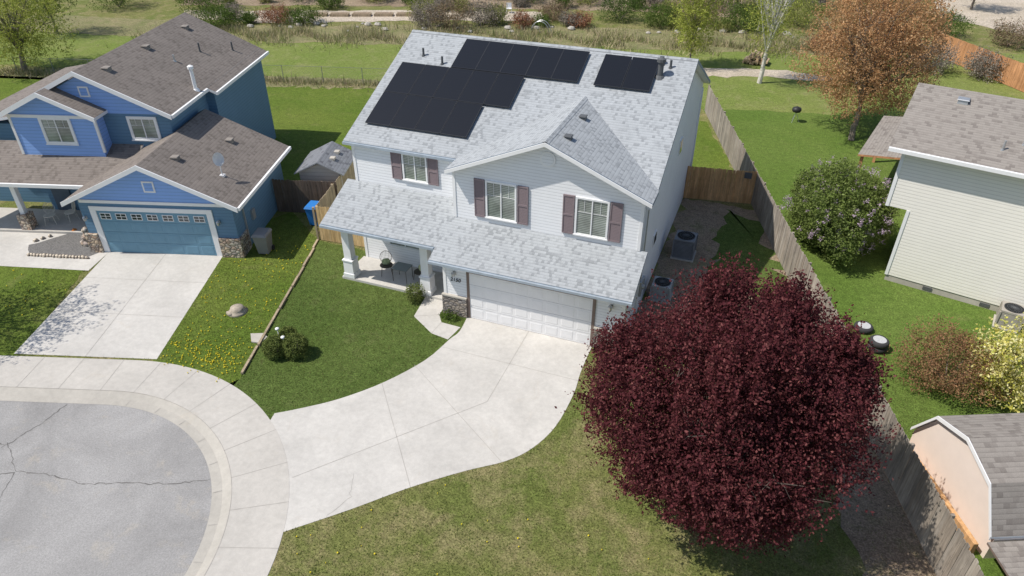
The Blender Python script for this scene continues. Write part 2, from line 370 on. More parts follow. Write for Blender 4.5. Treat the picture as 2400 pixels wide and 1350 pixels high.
def polyline(g,pts,w,z,m,jit=0,step=.12):
    P=[]
    for a,b in zip(pts[:-1],pts[1:]):
        a=Vector(a);b=Vector(b);k=max(1,int((b-a).length/step)) if jit else 1
        for j in range(k): P.append(a.lerp(b,j/k)+(Vector((random.gauss(0,jit),random.gauss(0,jit))) if jit else Vector((0,0))))
    P.append(Vector(pts[-1]))
    for a,b in zip(P[:-1],P[1:]):
        if (b-a).length<1e-4: continue
        n=(b-a).normalized();n=Vector((-n.y,n.x))*w*(random.uniform(.3,1.3) if jit else 1)*.5
        g.add([(a.x-n.x,a.y-n.y,z),(b.x-n.x,b.y-n.y,z),(b.x+n.x,b.y+n.y,z),(a.x+n.x,a.y+n.y,z)],[(0,1,2,3)],m)
g=G();A=curve(5.68);g.add([(p[0],p[1],-.10) for p in A],[tuple(range(len(A)))])
for pts in ([(-11.2,-11.4),(-10.3,-11.9),(-9.87,-12.17),(-8.9,-11.9),(-7.6,-11.79),(-6.4,-11.3),(-5.06,-10.85),(-4.1,-10.25)],[(-11.2,-11.64),(-10.95,-10.44),(-10.9,-9.4)],[(-11.6,-13.3),(-9.87,-12.2)],[(-9.9,-12.2),(-9.2,-13.4),(-8.9,-14.8),(-7.5,-16)],[(-14,-11),(-11.2,-11.5)]):
    polyline(g,pts,.032,-.096,1,.022)
g.obj("road",[m_asph,m_crack],recalc=False,kind="structure")
g=G();strip(g,5.62,-.094,5.92,-.088);strip(g,5.92,-.088,6.08,-.03);strip(g,6.08,-.03,6.2,.008)
for th in range(-72,108,12):
    c,s2=math.cos(math.radians(th+4)),math.sin(math.radians(th+4))
    polyline(g,[(CC[0]+c*5.66,CC[1]+s2*5.66),(CC[0]+c*5.91,CC[1]+s2*5.91)],.02,-.083,1)
g.obj("curb",[m_gut,m_joint],recalc=False,kind="structure")
g=G();strip(g,6.2,.012,7.85,.012);strip(g,7.85,.012,7.87,-.03)
def crossj(g,f):
    a,b=f(6.2),f(7.85);polyline(g,[tuple(a),tuple(b)],.018,.016,1)
for th in np.arange(-72,108,11.5): crossj(g,lambda Rr:CC+Rr*np.array([math.cos(math.radians(th)),math.sin(math.radians(th))]))
for t in np.arange(.4,40,1.5): crossj(g,lambda Rr:CC+DR*t+Rr*np.array([math.cos(math.radians(108)),math.sin(math.radians(108))]))
A=curve(6.205);polyline(g,[tuple(p) for p in A],.016,.016,1)
g.obj("pavement",[m_conc2,m_joint],recalc=False,kind="structure")
sheet("front_lawn",[(-9.15,3.0),(-6.2,-6.3),(-6.6,-7.2),(-2,-9),(1.5,-5),(.5,.5),(-2,2.3),(-6.2,3)],.003,m_front,.03)
sheet("neighbour_lawn",[(-12.6,-.0),(-9.2,-8),(-6.2,-7),(-6.15,-6.2),(-9.15,3.0),(-12,5),(-13.5,2)],.003,m_nblawn,.03)
sheet("neighbour_side_lawn",[(-17.4,-2.5),(-14.5,-8.5),(-30,-13),(-30,-4)],.003,m_nblawn,.03)
sheet("back_lawn",[(-55,7),(-19,11),(-12,5),(-6,4),(-6,16),(6,16),(6.2,15),(9,15.5),(5.6,25),(-8,26),(-27,20.5),(-55,12.5)],.003,m_nblawn,.1)
sheet("side_yard_lawn",[(9.5,14.8),(16.6,-7.5),(23,-5),(23,3),(19,16),(26,32),(16,34),(3,33),(5.3,26.5)],.003,m_rlawn,.05)
sheet("side_yard_soil",[(6.1,1),(9,1),(12.8,4.2),(9.7,13.5),(6.1,13.5)],.006,m_dirt,.12)
sheet("side_yard_grass",[(8.2,6),(12.0,5.5),(10.0,12.3),(8.4,13)],.010,m_front,.2)
sheet("fence_soil",[(14.2,.2),(15.1,-2.2),(16.2,-5.8),(17.5,-10),(15.2,-10),(13.6,-4.5),(12.5,-.2)],.006,m_dirt,.15)
sheet("field",[(-75,12),(-27,22),(-8,27),(6,27.5),(30,34),(40,52),(5,46),(-10,38.5),(-35,30),(-75,22)],.004,m_field,.15,1.)
sheet("dry_strip",[(-60,11.2),(-27,20.2),(-8,25.8),(4,27),(4,28.6),(-8,27.6),(-27,22.6),(-60,13.6)],.008,m_dry,.2)
sheet("ditch_bank",[(-60,24.5),(-35,30),(-22,34),(-10,38),(4,41.5),(14,44),(14,50),(-2,47),(-14,43.5),(-25,40),(-37,35),(-60,31)],.009,m_dry,.25,1.)
sheet("garden_path",[(-44,35),(-36,36.2),(-25,41.5),(-12,46.5),(-14,49.5),(-28,45),(-38,41),(-48,37)],.013,m_gravel,.2,1.)
sheet("garden_soil",[(-50,39),(-30,46),(-10,52),(6,55),(6,70),(-60,60)],.010,m_dirt,.3,1.)
sheet("gravel_yard",[(22,62),(31,55),(40,60),(40,80),(24,76)],.010,m_gravel,.2,1.)
sheet("dirt_track",[(2,33.4),(8.5,36.2),(13,36.3),(13,38),(8,38),(2,35.6)],.010,m_gravel,.15,.6)
g=G();dl=[(-.15,-.02),(-.05,-1.0),(-.2,-1.6),(-.5,-3.0),(-1.3,-4.6),(-2.3,-5.9),(-3.3,-6.8),(-3.95,-7.3)]
arc=[tuple(CC+7.8*np.array([math.cos(math.radians(t)),math.sin(math.radians(t))])) for t in np.arange(58,22,-3)]
dr=[(-.9,-11.2),(.5,-9.8),(1.7,-8.5),(3.0,-7.3),(4.0,-6.5),(4.6,-5.7),(5.0,-4.5),(5.1,-2.8),(5.0,-1.6),(4.98,-.02)]
def smooth(P,k=4):
    out=[];n=len(P)
    for i in range(n-1):
        p0=np.array(P[max(i-1,0)]);p1=np.array(P[i]);p2=np.array(P[i+1]);p3=np.array(P[min(i+2,n-1)])
        for j in range(k):
            t=j/k;q=.5*((2*p1)+(-p0+p2)*t+(2*p0-5*p1+4*p2-p3)*t*t+(-p0+3*p1-3*p2+p3)*t**3);out.append(tuple(q))
    return out+[P[-1]]
dl=smooth(dl);dr=smooth(dr)
P=dl+arc+dr;g.add([(x,y,.008) for x,y in P],[tuple(range(len(P)))])
for pts in ([(2.45,-.05),(2.46,-4.24)],[(2.46,-4.24),(-1.75,-9.4)],[(-.3,-2.1),(5.05,-2.1)],[(-1.35,-4.7),(.35,-6.75),(1.75,-8.45)],[(-.75,-3.4),(3.9,-6.55)]):
    polyline(g,pts,.014,.0125,1)
polyline(g,[(.0,-10.3),(.25,-9.4),(-.1,-8.6)],.012,.0125,1,.02)
g.obj("driveway",[m_conc,m_joint],recalc=False,kind="structure")
g=G();P=[(-2.35,.75),(-2.15,-.75),(-1.0,-1.5),(-.25,-1.62),(-.12,-.75),(-.95,-.72),(-1.25,-.3),(-1.35,.9)];g.add([(x,y,.012) for x,y in P],[tuple(range(len(P)))])
polyline(g,[(-2.15,-.75),(-1.25,-.3)],.016,.016,1);polyline(g,[(-1.0,-1.5),(-.95,-.72)],.016,.016,1)
g.obj("front_path",[m_conc,m_joint],recalc=False,kind="structure")
g=G();P=[(-17.5,-1.15),(-12.4,.4),(-9.72,-6.5),(-14.9,-8.15)];g.add([(x,y,.008) for x,y in P],[tuple(range(4))])
for a,b in (((-14.95,-.35),(-12.3,-7.3)),((-16.7,-3.3),(-11.6,-1.8)),((-15.8,-5.6),(-10.7,-4.1))): polyline(g,[a,b],.016,.0125,1)
g.obj("neighbour_driveway",[m_conc,m_joint],recalc=False,kind="structure")
sheet("neighbour_path",[(-17.45,-1.2),(-17.0,-2.85),(-19,-3.4),(-25,-5.1),(-26,-3),(-22,-.2),(-18.5,-.2)],.012,m_conc)
sheet("gravel_bed",[(-17.75,-1.35),(-17.9,-2.0),(-20.6,-2.75),(-21.4,-2.2),(-20.3,-.3),(-18.4,-.9)],.017,plain("dark_gravel",(.15,.145,.14),.9,.5,25),.03)
# ------------------------------------------------------------------ shared house parts
def window(par,x0,x1,z0,z1,y,glass=None,fr=.07,mat=None,grid=True,name="window"):
    mat=mat or m_trim;g=G();d=.055
    g.box(x0,x1,y-d,y-.002,z1-fr,z1);g.box(x0,x1,y-d,y-.002,z0,z0+fr);g.box(x0,x0+fr,y-d,y-.002,z0+fr,z1-fr);g.box(x1-fr,x1,y-d,y-.002,z0+fr,z1-fr)
    cx=(x0+x1)/2;g.box(cx-.022,cx+.022,y-d+.008,y-.002,z0+fr,z1-fr)
    g.box(x0-.03,x1+.03,y-d-.03,y-d,z0-.02,z0+.03)
    if grid:
        zm=z0+(z1-z0)*.62;t=.006
        g.box(x0+fr,cx-.022,y-.034,y-.022,zm-t,zm+t);g.box(cx+.022,x1-fr,y-.034,y-.022,zm-t,zm+t)
        for q in (.27,.75):
            xx=x0+(x1-x0)*q;g.box(xx-t,xx+t,y-.034,y-.022,zm+t,z1-fr)
    w=g.obj(name,[mat],par);p=G();p.box(x0+fr,x1-fr,y-.02,y-.003,z0+fr,z1-fr);p.obj("pane",[glass or m_glass],w);return w
def gdoor(par,x0,x1,z0,z1,y,mat,gm,win=None,cols=8,rows=4):
    g=G();g.box(x0,x1,y-.03,y-.002,z0,z1);W=(x1-x0)/cols;H=(z1-z0)/rows
    for i in range(cols):
        for j in range(rows):
            if win and j==rows-1: continue
            a,b=x0+i*W+.06,x0+(i+1)*W-.06;c,d=z0+j*H+.07,z0+(j+1)*H-.07
            g.add([(a,y-.031,c),(b,y-.031,c),(b,y-.031,d),(a,y-.031,d),(a+.03,y-.038,c+.03),(b-.03,y-.038,c+.03),(b-.03,y-.038,d-.03),(a+.03,y-.038,d-.03)],[(4,5,6,7),(0,1,5,4),(1,2,6,5),(2,3,7,6),(3,0,4,7)])
    for j in range(1,rows): g.box(x0,x1,y-.033,y-.0305,z0+j*H-.009,z0+j*H+.009,1)
    o=g.obj("garage_door",[mat,gm],par)
    if win:
        for i in range(cols):
            a,b=x0+i*W+.11,x0+(i+1)*W-.11;c,d=z1-H+.11,z1-.11
            h=G();h.box(a,b,y-.05,y-.031,c,d,0);t=.03
            h.box(a+t,(a+b)/2-.015,y-.056,y-.051,c+t,(c+d)/2-.015,1);h.box((a+b)/2+.015,b-t,y-.056,y-.051,c+t,(c+d)/2-.015,1)
            h.box(a+t,(a+b)/2-.015,y-.056,y-.051,(c+d)/2+.015,d-t,1);h.box((a+b)/2+.015,b-t,y-.056,y-.051,(c+d)/2+.015,d-t,1)
            h.obj("door_window",[m_trim,m_glassd],o)
    return o
def lamp(par,x,y,z):
    g=G();g.box(x-.05,x+.05,y-.02,y-.002,z-.07,z+.07);g.cyl((x,y-.02,z+.05),(x,y-.13,z+.09),.012,.012,6);g.lathe((x,y-.13,z-.12),[(.03,0),(.06,.02),(.075,.16),(.09,.17),(.02,.23)],8);g.obj("wall_lamp",[m_met],par)
def boxvent(par,x,y,z,name="roof_vent",r=.2,mat=None):
    g=G();g.tbox(x,y,z-.12,z+.10,r,r,r*.85,r*.85);g.tbox(x,y,z+.10,z+.13,r*1.1,r*1.1,r,r);g.obj(name,[mat or m_vent],par)
def pipe(par,x,y,z,r=.05,h=.35,mat=None,cap=False):
    g=G();g.cyl((x,y,z-.15),(x,y,z+.03),r*2.6,r*1.5,10);g.cyl((x,y,z-.1),(x,y,z+h),r,r,10)
    if cap: g.cyl((x,y,z+h),(x,y,z+h+.12),r*1.6,r*1.6,10);g.cyl((x,y,z+h+.12),(x,y,z+h+.18),r*1.6,r*.4,10)
    g.obj("vent_pipe",[mat or m_vent],par)
def slab(g,poly,th=.14,m=0,ms=1,mb=2):
    g.ext(poly,(0,0,-th),m,ms,mb)
# ------------------------------------------------------------------ MAIN HOUSE
xL,xR=-6.16,6.06;yE,zE2,S=2.28,5.62,.4305;yRr,zr=8.8,5.62+.4305*6.52
H=thing("grey_roofed_house","two storey white sided house with pale grey shingle roof","house")
g=G()
g.ext([(xL,2.41,0),(xL,15,0),(xL,15,5.6),(xL,8.8,8.27),(xL,2.41,5.53)],(xR-xL,0,0))
zl=lambda y:2.635+.421*(y+.45)
g.ext([(-1.1,0,0),(-1.1,2.405,0),(-1.1,2.405,3.66),(-1.1,0,2.69)],(xR-.005+1.1,0,0))
g.ext([(-1.27,1.58,3.2),(xR+.005,1.58,3.2),(xR+.005,1.58,5.64),(2.495,1.58,7.15),(-1.27,1.58,5.55)],(0,.825,0))
g.obj("wall",[m_side],H)
t=.10
for (x,y,z0,z1) in ((-1.27,1.58,3.5,5.5),(xR+.005,1.58,3.5,5.55),(-1.1,0,0,2.65),(xR-.005,0,0,2.65),(xL,2.41,.1,5.5)):
    sx=1 if x<0 or x==xL else -1
    g=G();g.box(min(x-.02*sx,x+t*sx),max(x-.02*sx,x+t*sx),y-.022,y+t,z0,z1);g.obj("corner_trim",[m_trim],H)
g=G()
for poly in ([(-1.40,1.15,5.47),(2.495,1.15,7.13),(2.495,1.15,7.27),(-1.40,1.15,5.61)],[(6.39,1.15,5.47),(2.495,1.15,7.13),(2.495,1.15,7.27),(6.39,1.15,5.61)]):
    g.ext(poly,(0,.04,0))
g.obj("rake_board",[m_trim],H)
g=G();g.box(-6.2,-1.15,.70,.95,2.72,2.92);g.box(-6.2,-6.0,.95,2.40,2.72,2.92);g.obj("porch_beam",[m_trim],H)
g=G()
slab(g,[(xL-.3,yE,zE2),(xR+.3,yE,zE2),(xR+.3,yRr,zr),(xL-.3,yRr,zr)])
slab(g,[(xR+.3,15.32,zE2),(xL-.3,15.32,zE2),(xL-.3,yRr,zr),(xR+.3,yRr,zr)])
xg,w,sg,yG=2.495,3.9,.4264,1.21;zp=zE2+sg*w;ya=yE+sg*w/S
slab(g,[(xg-w,yG,zE2+.012),(xg,yG,zp+.012),(xg,ya,zp+.012),(xg-w,yE,zE2+.012)],.13);slab(g,[(xg,yG,zp+.012),(xg+w,yG,zE2+.012),(xg+w,yE,zE2+.012),(xg,ya,zp+.012)],.13)
slab(g,[(-1.46,-.45,zl(-.45)),(xR+.3,-.45,zl(-.45)),(xR+.3,1.6,zl(1.6)),(-1.46,1.6,zl(1.6))],.12)
slab(g,[(-6.6,.12,zl(.12)),(-1.463,.12,zl(.12)),(-1.463,2.43,zl(2.43)),(-6.6,2.43,zl(2.43))],.12)
slab(g,[(-1.462,1.603,zl(1.603)),(-1.2,1.603,zl(1.603)),(-1.2,2.43,zl(2.43)),(-1.462,2.43,zl(2.43))],.12)
roof=g.obj("roof",[m_roof,m_fasc,m_trim],H)
g=G();g.ext([(xL-.3,yRr-.14,zr-.045),(xL-.3,yRr,zr+.025),(xL-.3,yRr+.14,zr-.045)],(xR-xL+.6,0,0));g.obj("ridge_cap",[m_roof],roof)
g=G();g.ext([(xg-.14,yG,zp-.035),(xg,yG,zp+.035),(xg+.14,yG,zp-.035)],(0,ya-yG,0));g.obj("ridge_cap",[m_roof],roof)
for a,b,y,z in ((xL-.3,-1.45,yE,zE2),(-1.46,xR+.3,-.45,zl(-.45)),(-6.6,-1.5,.12,zl(.12))): g=G();g.box(a,b,y-.09,y-.003,z-.13,z-.03);g.obj("gutter",[m_fasc2],roof)
rz=lambda y:zE2+S*(y-yE)
for x,y in ((-5.22,7.34),(-4.15,6.98)): pipe(roof,x,y,rz(y),.05,.32)
pipe(roof,5.08,7.7,rz(7.7),.11,.55,m_vent,True);pipe(roof,5.38,8.2,rz(8.2),.05,.3);pipe(roof,4.98,8.35,rz(8.35),.09,.3)
gz_=lambda x:zp-sg*abs(x-xg)
boxvent(roof,3.0,2.3,gz_(3.0),r=.13);boxvent(roof,2.95,4.3,gz_(2.95),r=.13)
window(H,-3.88,-2.77,4.28,5.46,2.41);window(H,.08,1.33,3.74,5.30,1.58);window(H,3.6,4.85,3.72,5.26,1.58)
for a,b,z0,z1,y in ((-4.37,-3.92,4.27,5.45,2.41),(-2.73,-2.3,4.27,5.45,2.41),(-.38,.04,3.72,5.30,1.58),(1.37,1.79,3.72,5.30,1.58),(3.13,3.56,3.70,5.27,1.58),(4.89,5.33,3.70,5.27,1.58)):
    g=G();g.box(a,b,y-.045,y-.002,z0,z1);zc=(z0+z1)/2
    g.box(a,b,y-.06,y-.046,zc-.04,zc+.04,1);g.box(a,b,y-.06,y-.046,z0,z0+.06,1);g.box(a,b,y-.06,y-.046,z1-.06,z1,1);g.box(a,a+.04,y-.06,y-.046,z0+.06,zc-.04,1);g.box(b-.04,b,y-.06,y-.046,z0+.06,zc-.04,1);g.box(a,a+.04,y-.06,y-.046,zc+.04,z1-.06,1);g.box(b-.04,b,y-.06,y-.046,zc+.04,z1-.06,1)
    g.obj("shutter",[m_shut,m_shr],H)
g=G();g.cyl((2.5,1.578,6.5),(2.5,1.53,6.5),.29,.29,28);g.cyl((2.5,1.53,6.5),(2.5,1.515,6.5),.22,.22,28,1);g.obj("gable_vent",[m_trim,m_side],H)
g=G();g.box(xR,xR+.05,8.9,9.5,4.2,4.9);g.box(xR+.05,xR+.06,8.96,9.44,4.26,4.84,1);g.obj("window",[m_trim,m_glassd],H)
g=G();g.box(xR,xR+.05,4.6,5.2,2.0,2.5);g.box(xR+.05,xR+.06,4.66,5.14,2.06,2.44,1);g.obj("window",[m_trim,m_glassd],H)
g=G();g.box(xR,xR+.14,2.2,2.5,1.1,1.75);g.cyl((xR+.14,2.35,1.5),(xR+.24,2.35,1.5),.1,.1,14);g.cyl((xR+.05,2.35,1.75),(xR+.05,2.35,4.8),.03,.03,8);g.obj("electric_meter",[m_met],H)
g=G();g.box(xR,xR+.11,2.9,3.15,1.0,1.5);g.obj("utility_box",[m_met],H)
for y in (.12,2.0,14.8): g=G();g.box(xR-.01,xR+.07,y,y+.09,.1,2.6 if y<2 else 5.4);g.obj("downspout",[m_trim],H)
gd=gdoor(H,0,4.88,0.02,2.13,-.0,m_gdoor,m_groove)
g=G();g.box(-.11,-.002,-.05,-.002,0,2.24);g.box(4.882,4.99,-.05,-.002,0,2.24);g.box(-.002,4.882,-.05,-.002,2.13,2.24);g.obj("door_casing",[m_brown],H)
g=G();g.box(-1.14,-.13,-.11,-.002,0,.88);g.box(-1.17,-1.14,-.11,.6,0,.88);g.box(-1.18,-.12,-.14,-.002,.88,.94,1);g.obj("stone_veneer",[m_stone,m_found],H)
g=G();g.box(5.01,6.08,-.11,-.003,0,.88);g.box(5.0,6.09,-.14,-.002,.88,.94,1);g.obj("stone_veneer",[m_stone,m_found],H)
lamp(H,-.62,0,1.98);lamp(H,5.55,0,1.98)
cu=bpy.data.curves.new("n",'FONT');cu.body="2150";cu.size=.22;cu.shear=.2;cu.extrude=.008;cu.offset=.003;cu.align_x='CENTER'
to=bpy.data.objects.new("tmp",cu);COL.objects.link(to);bpy.context.view_layer.update()
me=bpy.data.meshes.new_from_object(to.evaluated_get(bpy.context.evaluated_depsgraph_get()));bpy.data.objects.remove(to)
no=bpy.data.objects.new("house_number",me);COL.objects.link(no);me.materials.clear();me.materials.append(m_blk);no.rotation_euler=(math.pi/2,0,0);no.location=(-.6,-.012,1.58);no.parent=H;no["label"]="dark metal house number reading 2150"
g=G();g.box(-6.3,-1.12,.62,2.405,0,.11);g.obj("porch_floor",[m_conc],H)
for x in (-5.95,-2.32):
    g=G();g.box(x-.26,x+.26,.62,1.14,.112,.30);g.tbox(x,.88,.30,.9,.23,.23,.22,.22);g.box(x-.25,x+.25,.63,1.13,.9,.96);g.box(x-.17,x+.17,.71,1.05,.96,2.5);g.box(x-.22,x+.22,.66,1.10,2.5,2.58);g.box(x-.18,x+.18,.70,1.06,2.58,2.72);g.obj("porch_column",[m_trim],H)
window(H,-4.9,-3.3,1.0,2.25,2.41)
g=G();g.box(-2.28,-1.25,2.37,2.405,.11,2.2);o=g.obj("front_door_casing",[m_trim],H)
g=G();g.box(-2.18,-1.35,2.33,2.369,.13,2.12)
for a,b,c,d in ((-2.05,-1.82,.3,1.0),(-1.71,-1.48,.3,1.0),(-2.05,-1.82,1.15,1.95),(-1.71,-1.48,1.15,1.95)): g.box(a,b,2.315,2.329,c,d)
o=g.obj("front_door",[plain("door_paint",(.16,.12,.11),.5)],H);g=G();g.sph((-1.43,2.29,1.05),.035);g.obj("handle",[m_met],o)
px0=None;W=1.118;Lp=1.73/math.cos(math.atan(S))
spots=[(-3.62+W*(i+.5),7.58) for i in range(5)]+[(-5.92+W*1.012*(i+.5),5.81) for i in range(5)]+[(-5.92+W*1.012*(i+.5),4.06) for i in range(4)]+[(2.64+W*1.02*(i+.5),7.54) for i in range(2)]
a,b=W/2-.004,Lp/2-.004
for (x,y) in spots:
    e=thing("solar_panel","black solar panel mounted on the pale grey shingle roof","solar panel",(x,y,rz(y)+.11),0,"solar panels on the house roof");e.rotation_euler=(math.atan(S),0,0)
    if px0 is None:
        g=G();g.box(-a+.015,a-.015,-b+.015,b-.015,-.02,.017);p1=g.obj("cell_sheet",[m_pv],e)
        g=G();g.box(-a,-a+.014,-b,b,-.025,.022);g.box(a-.014,a,-b,b,-.025,.022);g.box(-a+.014,a-.014,-b,-b+.014,-.025,.022);g.box(-a+.014,a-.014,b-.014,b,-.025,.022)
        g.box(-.3,-.26,-b+.3,-b+.34,-.11,-.02);g.box(.26,.3,b-.34,b-.3,-.11,-.02);p2=g.obj("frame",[m_pvf],e);px0=(p1,p2)
    else:
        for q in px0: c=q.copy();COL.objects.link(c);c.parent=e
# ------------------------------------------------------------------ BLUE HOUSE
B=thing("blue_house","two storey blue sided house with brown shingle gables and white trim","house",(-11.65,.5,0),math.radians(17))
g=G();gx=-3.22
g.ext([(-6.7,0,0),(.2,0,0),(.2,0,2.62),(gx,0,4.3),(-6.7,0,2.62)],(0,5.95,0))
g.ext([(-10.9,3.58,0),(-3.6,3.58,0),(-3.6,3.58,5.25),(-7.2,3.58,6.98),(-10.9,3.58,5.25)],(0,10.3,0))
g.box(-3.6,-3.15,7.4,13.8,0,5.1);g.box(-14.5,-10.9,4.5,13,0,4.2)
g.obj("wall",[m_blu],B)
g=G();g.ext([(-6.6,-.012,2.64),(.1,-.012,2.64),(gx,-.012,4.28)],(0,.01,0));g.ext([(-10.8,3.566,5.2),(-3.7,3.566,5.2),(-7.2,3.566,6.95)],(0,.01,0))
g.ext([(-10.7,2.85,3.0),(-6.7,2.85,3.0),(-6.7,2.85,5.33),(-8.7,2.85,6.3),(-10.7,2.85,5.33)],(0,.72,0));g.obj("gable_siding",[m_blul],B,label="pale blue shingled gable walls and bay")
g=G()
def gable(g,x0,x1,y0,y1,ze,zp_,th=.13):
    c=(x0+x1)/2;slab(g,[(x0,y0,ze),(c,y0,zp_),(c,y1,zp_),(x0,y1,ze)],th);slab(g,[(c,y0,zp_),(x1,y0,ze),(x1,y1,ze),(c,y1,zp_)],th)
gable(g,-7.1,.66,-.42,6.3,2.68,4.52);gable(g,-11.15,-3.25,3.2,14.2,5.33,7.22);gable(g,-11.0,-6.4,2.5,4.6,5.37,6.47)
slab(g,[(-3.25,7.0,5.325),(-2.85,7.0,5.135),(-2.85,14.2,5.135),(-3.25,14.2,5.325)],.13)
slab(g,[(-14.8,1.3,2.66),(-5.2,1.3,2.66),(-5.2,3.6,3.74),(-14.8,3.6,3.74)],.13)
slab(g,[(-14.8,4.0,4.2),(-10.9,4.0,4.9),(-10.9,13.3,4.9),(-14.8,13.3,4.2)],.13)
br=g.obj("roof",[m_broof,m_trim,m_trim],B)
def rake(x0,x1,y,ze,zp_,h=.2):
    g=G();c=(x0+x1)/2;g.ext([(x0,y,ze-h),(c,y,zp_-h),(c,y,zp_+.01),(x0,y,ze+.01)],(0,.05,0));g.ext([(x1,y,ze-h),(c,y,zp_-h),(c,y,zp_+.01),(x1,y,ze+.01)],(0,.05,0));g.obj("rake_board",[m_trim],B)
rake(-7.12,.68,-.475,2.68,4.52);rake(-11.17,-3.23,3.145,5.33,7.22);rake(-11.02,-6.38,2.445,5.37,6.47)
for bx in ((-14.8,-7.1,1.2,1.297,2.5,2.66),(.665,.76,-.4,6.3,2.53,2.68),(-3.247,-3.15,3.2,6.95,5.18,5.33),(-2.847,-2.75,7.0,14.2,4.98,5.135)): g=G();g.box(*bx);g.obj("gutter",[m_trim],B)
g=G();g.box(-6.6,.1,-.05,-.014,2.50,2.64);g.obj("frieze_board",[m_trim],B);g=G();g.box(-10.7,-6.7,2.80,2.848,5.2,5.34);g.obj("frieze_board",[m_trim],B)
for x,y,z0,z1 in ((-10.7,2.85,3.4,5.3),(-6.72,2.85,3.6,5.3)): g=G();g.box(x-.02,x+.1,y-.03,y+.05,z0,z1);g.obj("corner_trim",[m_trim],B)
g=G();g.box(-6.25,-5.98,-.05,-.002,0,2.33);g.box(-.98,-.71,-.05,-.002,0,2.33);g.box(-5.98,-.98,-.05,-.002,2.13,2.33)
g.obj("door_casing",[m_trim],B)
gdoor(B,-5.95,-1.0,.02,2.13,0,m_bludoor,m_blugr,True,7)
g=G();g.box(-6.85,-6.27,-.14,-.002,0,.95);g.obj("stone_veneer",[m_cob],B)
g=G();g.box(-.69,.3,-.14,-.002,0,.95);g.box(.202,.3,-.002,.8,0,.95);g.obj("stone_veneer",[m_cob],B)
window(B,-9.3,-7.8,3.95,5.25,2.85,fr=.13);window(B,-5.6,-4.2,3.95,5.1,3.58,fr=.13);window(B,-9.0,-7.6,1.0,2.2,3.58,fr=.12)
g=G();g.box(-10.6,-9.7,3.5,3.575,.15,2.2);g.obj("front_door",[plain("neighbour_door",(.10,.13,.17),.5)],B)
def lvent(par,cx,z,y,s=.26):
    g=G();g.box(cx-s,cx+s,y-.03,y-.002,z-s,z+s);g.box(cx-s+.07,cx+s-.07,y-.036,y-.031,z-s+.07,z+s-.07,1);g.obj("gable_vent",[m_trim,m_blul],par)
lvent(B,gx,3.35,-.014);lvent(B,-7.2,6.2,3.56,.24)
lamp(B,-6.55,0,1.75);lamp(B,-.5,0,1.75)
for x in (-10.9,-7.35,-14.4):
    g=G();g.box(x-.25,x+.25,1.45,1.95,.0,.9,1);g.box(x-.11,x+.11,1.59,1.81,.9,2.55,0);g.obj("porch_column",[m_trim,m_cob],B)
g=G();g.box(-14.6,-7.0,1.4,3.57,.02,.12);g.obj("porch_floor",[m_conc2],B)
gzr=lambda x:4.52-.474*abs(x-gx);uz=lambda x:7.22-.4785*abs(x+7.2)
boxvent(br,-1.4,4.4,gzr(-1.4),r=.16,mat=m_rroof);boxvent(br,-2.4,1.2,gzr(-2.4),r=.16,mat=m_rroof)
for x,y in ((-6.5,4.6),(-6.5,8.2),(-6.4,12.3)): boxvent(br,x,y,uz(x),r=.17,mat=m_rroof)
pipe(br,-3.5,6.4,uz(-3.5),.09,1.0,m_trim,True);pipe(br,-4.9,10.4,uz(-4.9),.045,.45);pipe(br,-4.0,12.3,uz(-4.0),.045,.45);pipe(br,-5.2,8.2,uz(-5.2),.05,.3,m_met)
g=G();g.box(.2,.27,.85,.93,0,2.5);g.obj("downspout",[m_met],B);g=G();g.box(.2,.30,1.6,1.9,1.0,1.5);g.obj("utility_box",[m_met],B)
dz=gzr(-.6);g=G();g.box(-.70,-.5,1.35,1.55,dz-.14,dz+.05);g.cyl((-.6,1.45,dz),(-.6,1.45,dz+.6),.025,.025,8);g.path([(-.6,1.45,dz+.5),(-.28,1.2,dz+.72)],.014);g.path([(-.8,1.7,dz),(-.3,1.2,dz-.16)],.014);g.path([(-.85,1.2,dz+.1),(-.3,1.7,dz-.16)],.014)
c=Vector((-.58,1.4,dz+.8));nrm=Vector((.9,-.35,.3)).normalized();a_=nrm.orthogonal().normalized();b_=nrm.cross(a_);vs=[c-nrm*.07];n=16
for rr,off in ((.17,-.045),(.30,0.)):
    for i in range(n): t=2*math.pi*i/n;vs.append(c+nrm*off+(a_*math.cos(t)+b_*math.sin(t))*rr)
g.add(vs,[(0,1+i,1+(i+1)%n) for i in range(n)]+[(1+i,1+n+i,1+n+(i+1)%n,1+(i+1)%n) for i in range(n)])
g.obj("satellite_dish",[plain("dish_grey",(.62,.62,.63),.5)],br,recalc=False)
# ------------------------------------------------------------------ RIGHT HOUSE
Cc=thing("cream_house","two storey cream sided house with tan shingle roof beside the fence","house",(15.4,8.85,0),math.radians(-13))
g=G();g.ext([(0,0,.30),(14,0,.30),(14,0,5.8),(-.8,0,5.8),(-.8,0,3.34),(0,0,3.34)],(0,7.6,0));g.ext([(-.8,.02,5.8),(-.8,7.58,5.8),(-.8,3.75,7.05)],(14.8,0,0));g.box(5.0,8.5,-.6,-.006,2.4,5.7);g.obj("wall",[m_cream],Cc)
g=G();g.box(.03,13.9,.03,7.5,0,.299)
for x in (1.5,3.6): g.box(x,x+.35,.0,.028,.08,.22,1)
g.obj("foundation",[m_found,m_vent],Cc)
g=G();slab(g,[(-1.3,-.45,5.93),(14.5,-.45,5.93),(14.5,3.75,7.3),(-1.3,3.75,7.3)],.16);slab(g,[(14.5,8.0,5.9),(-1.3,8.0,5.9),(-1.3,3.75,7.3),(14.5,3.75,7.3)],.16)
rr=g.obj("roof",[m_rroof,m_trim,m_trim],Cc)
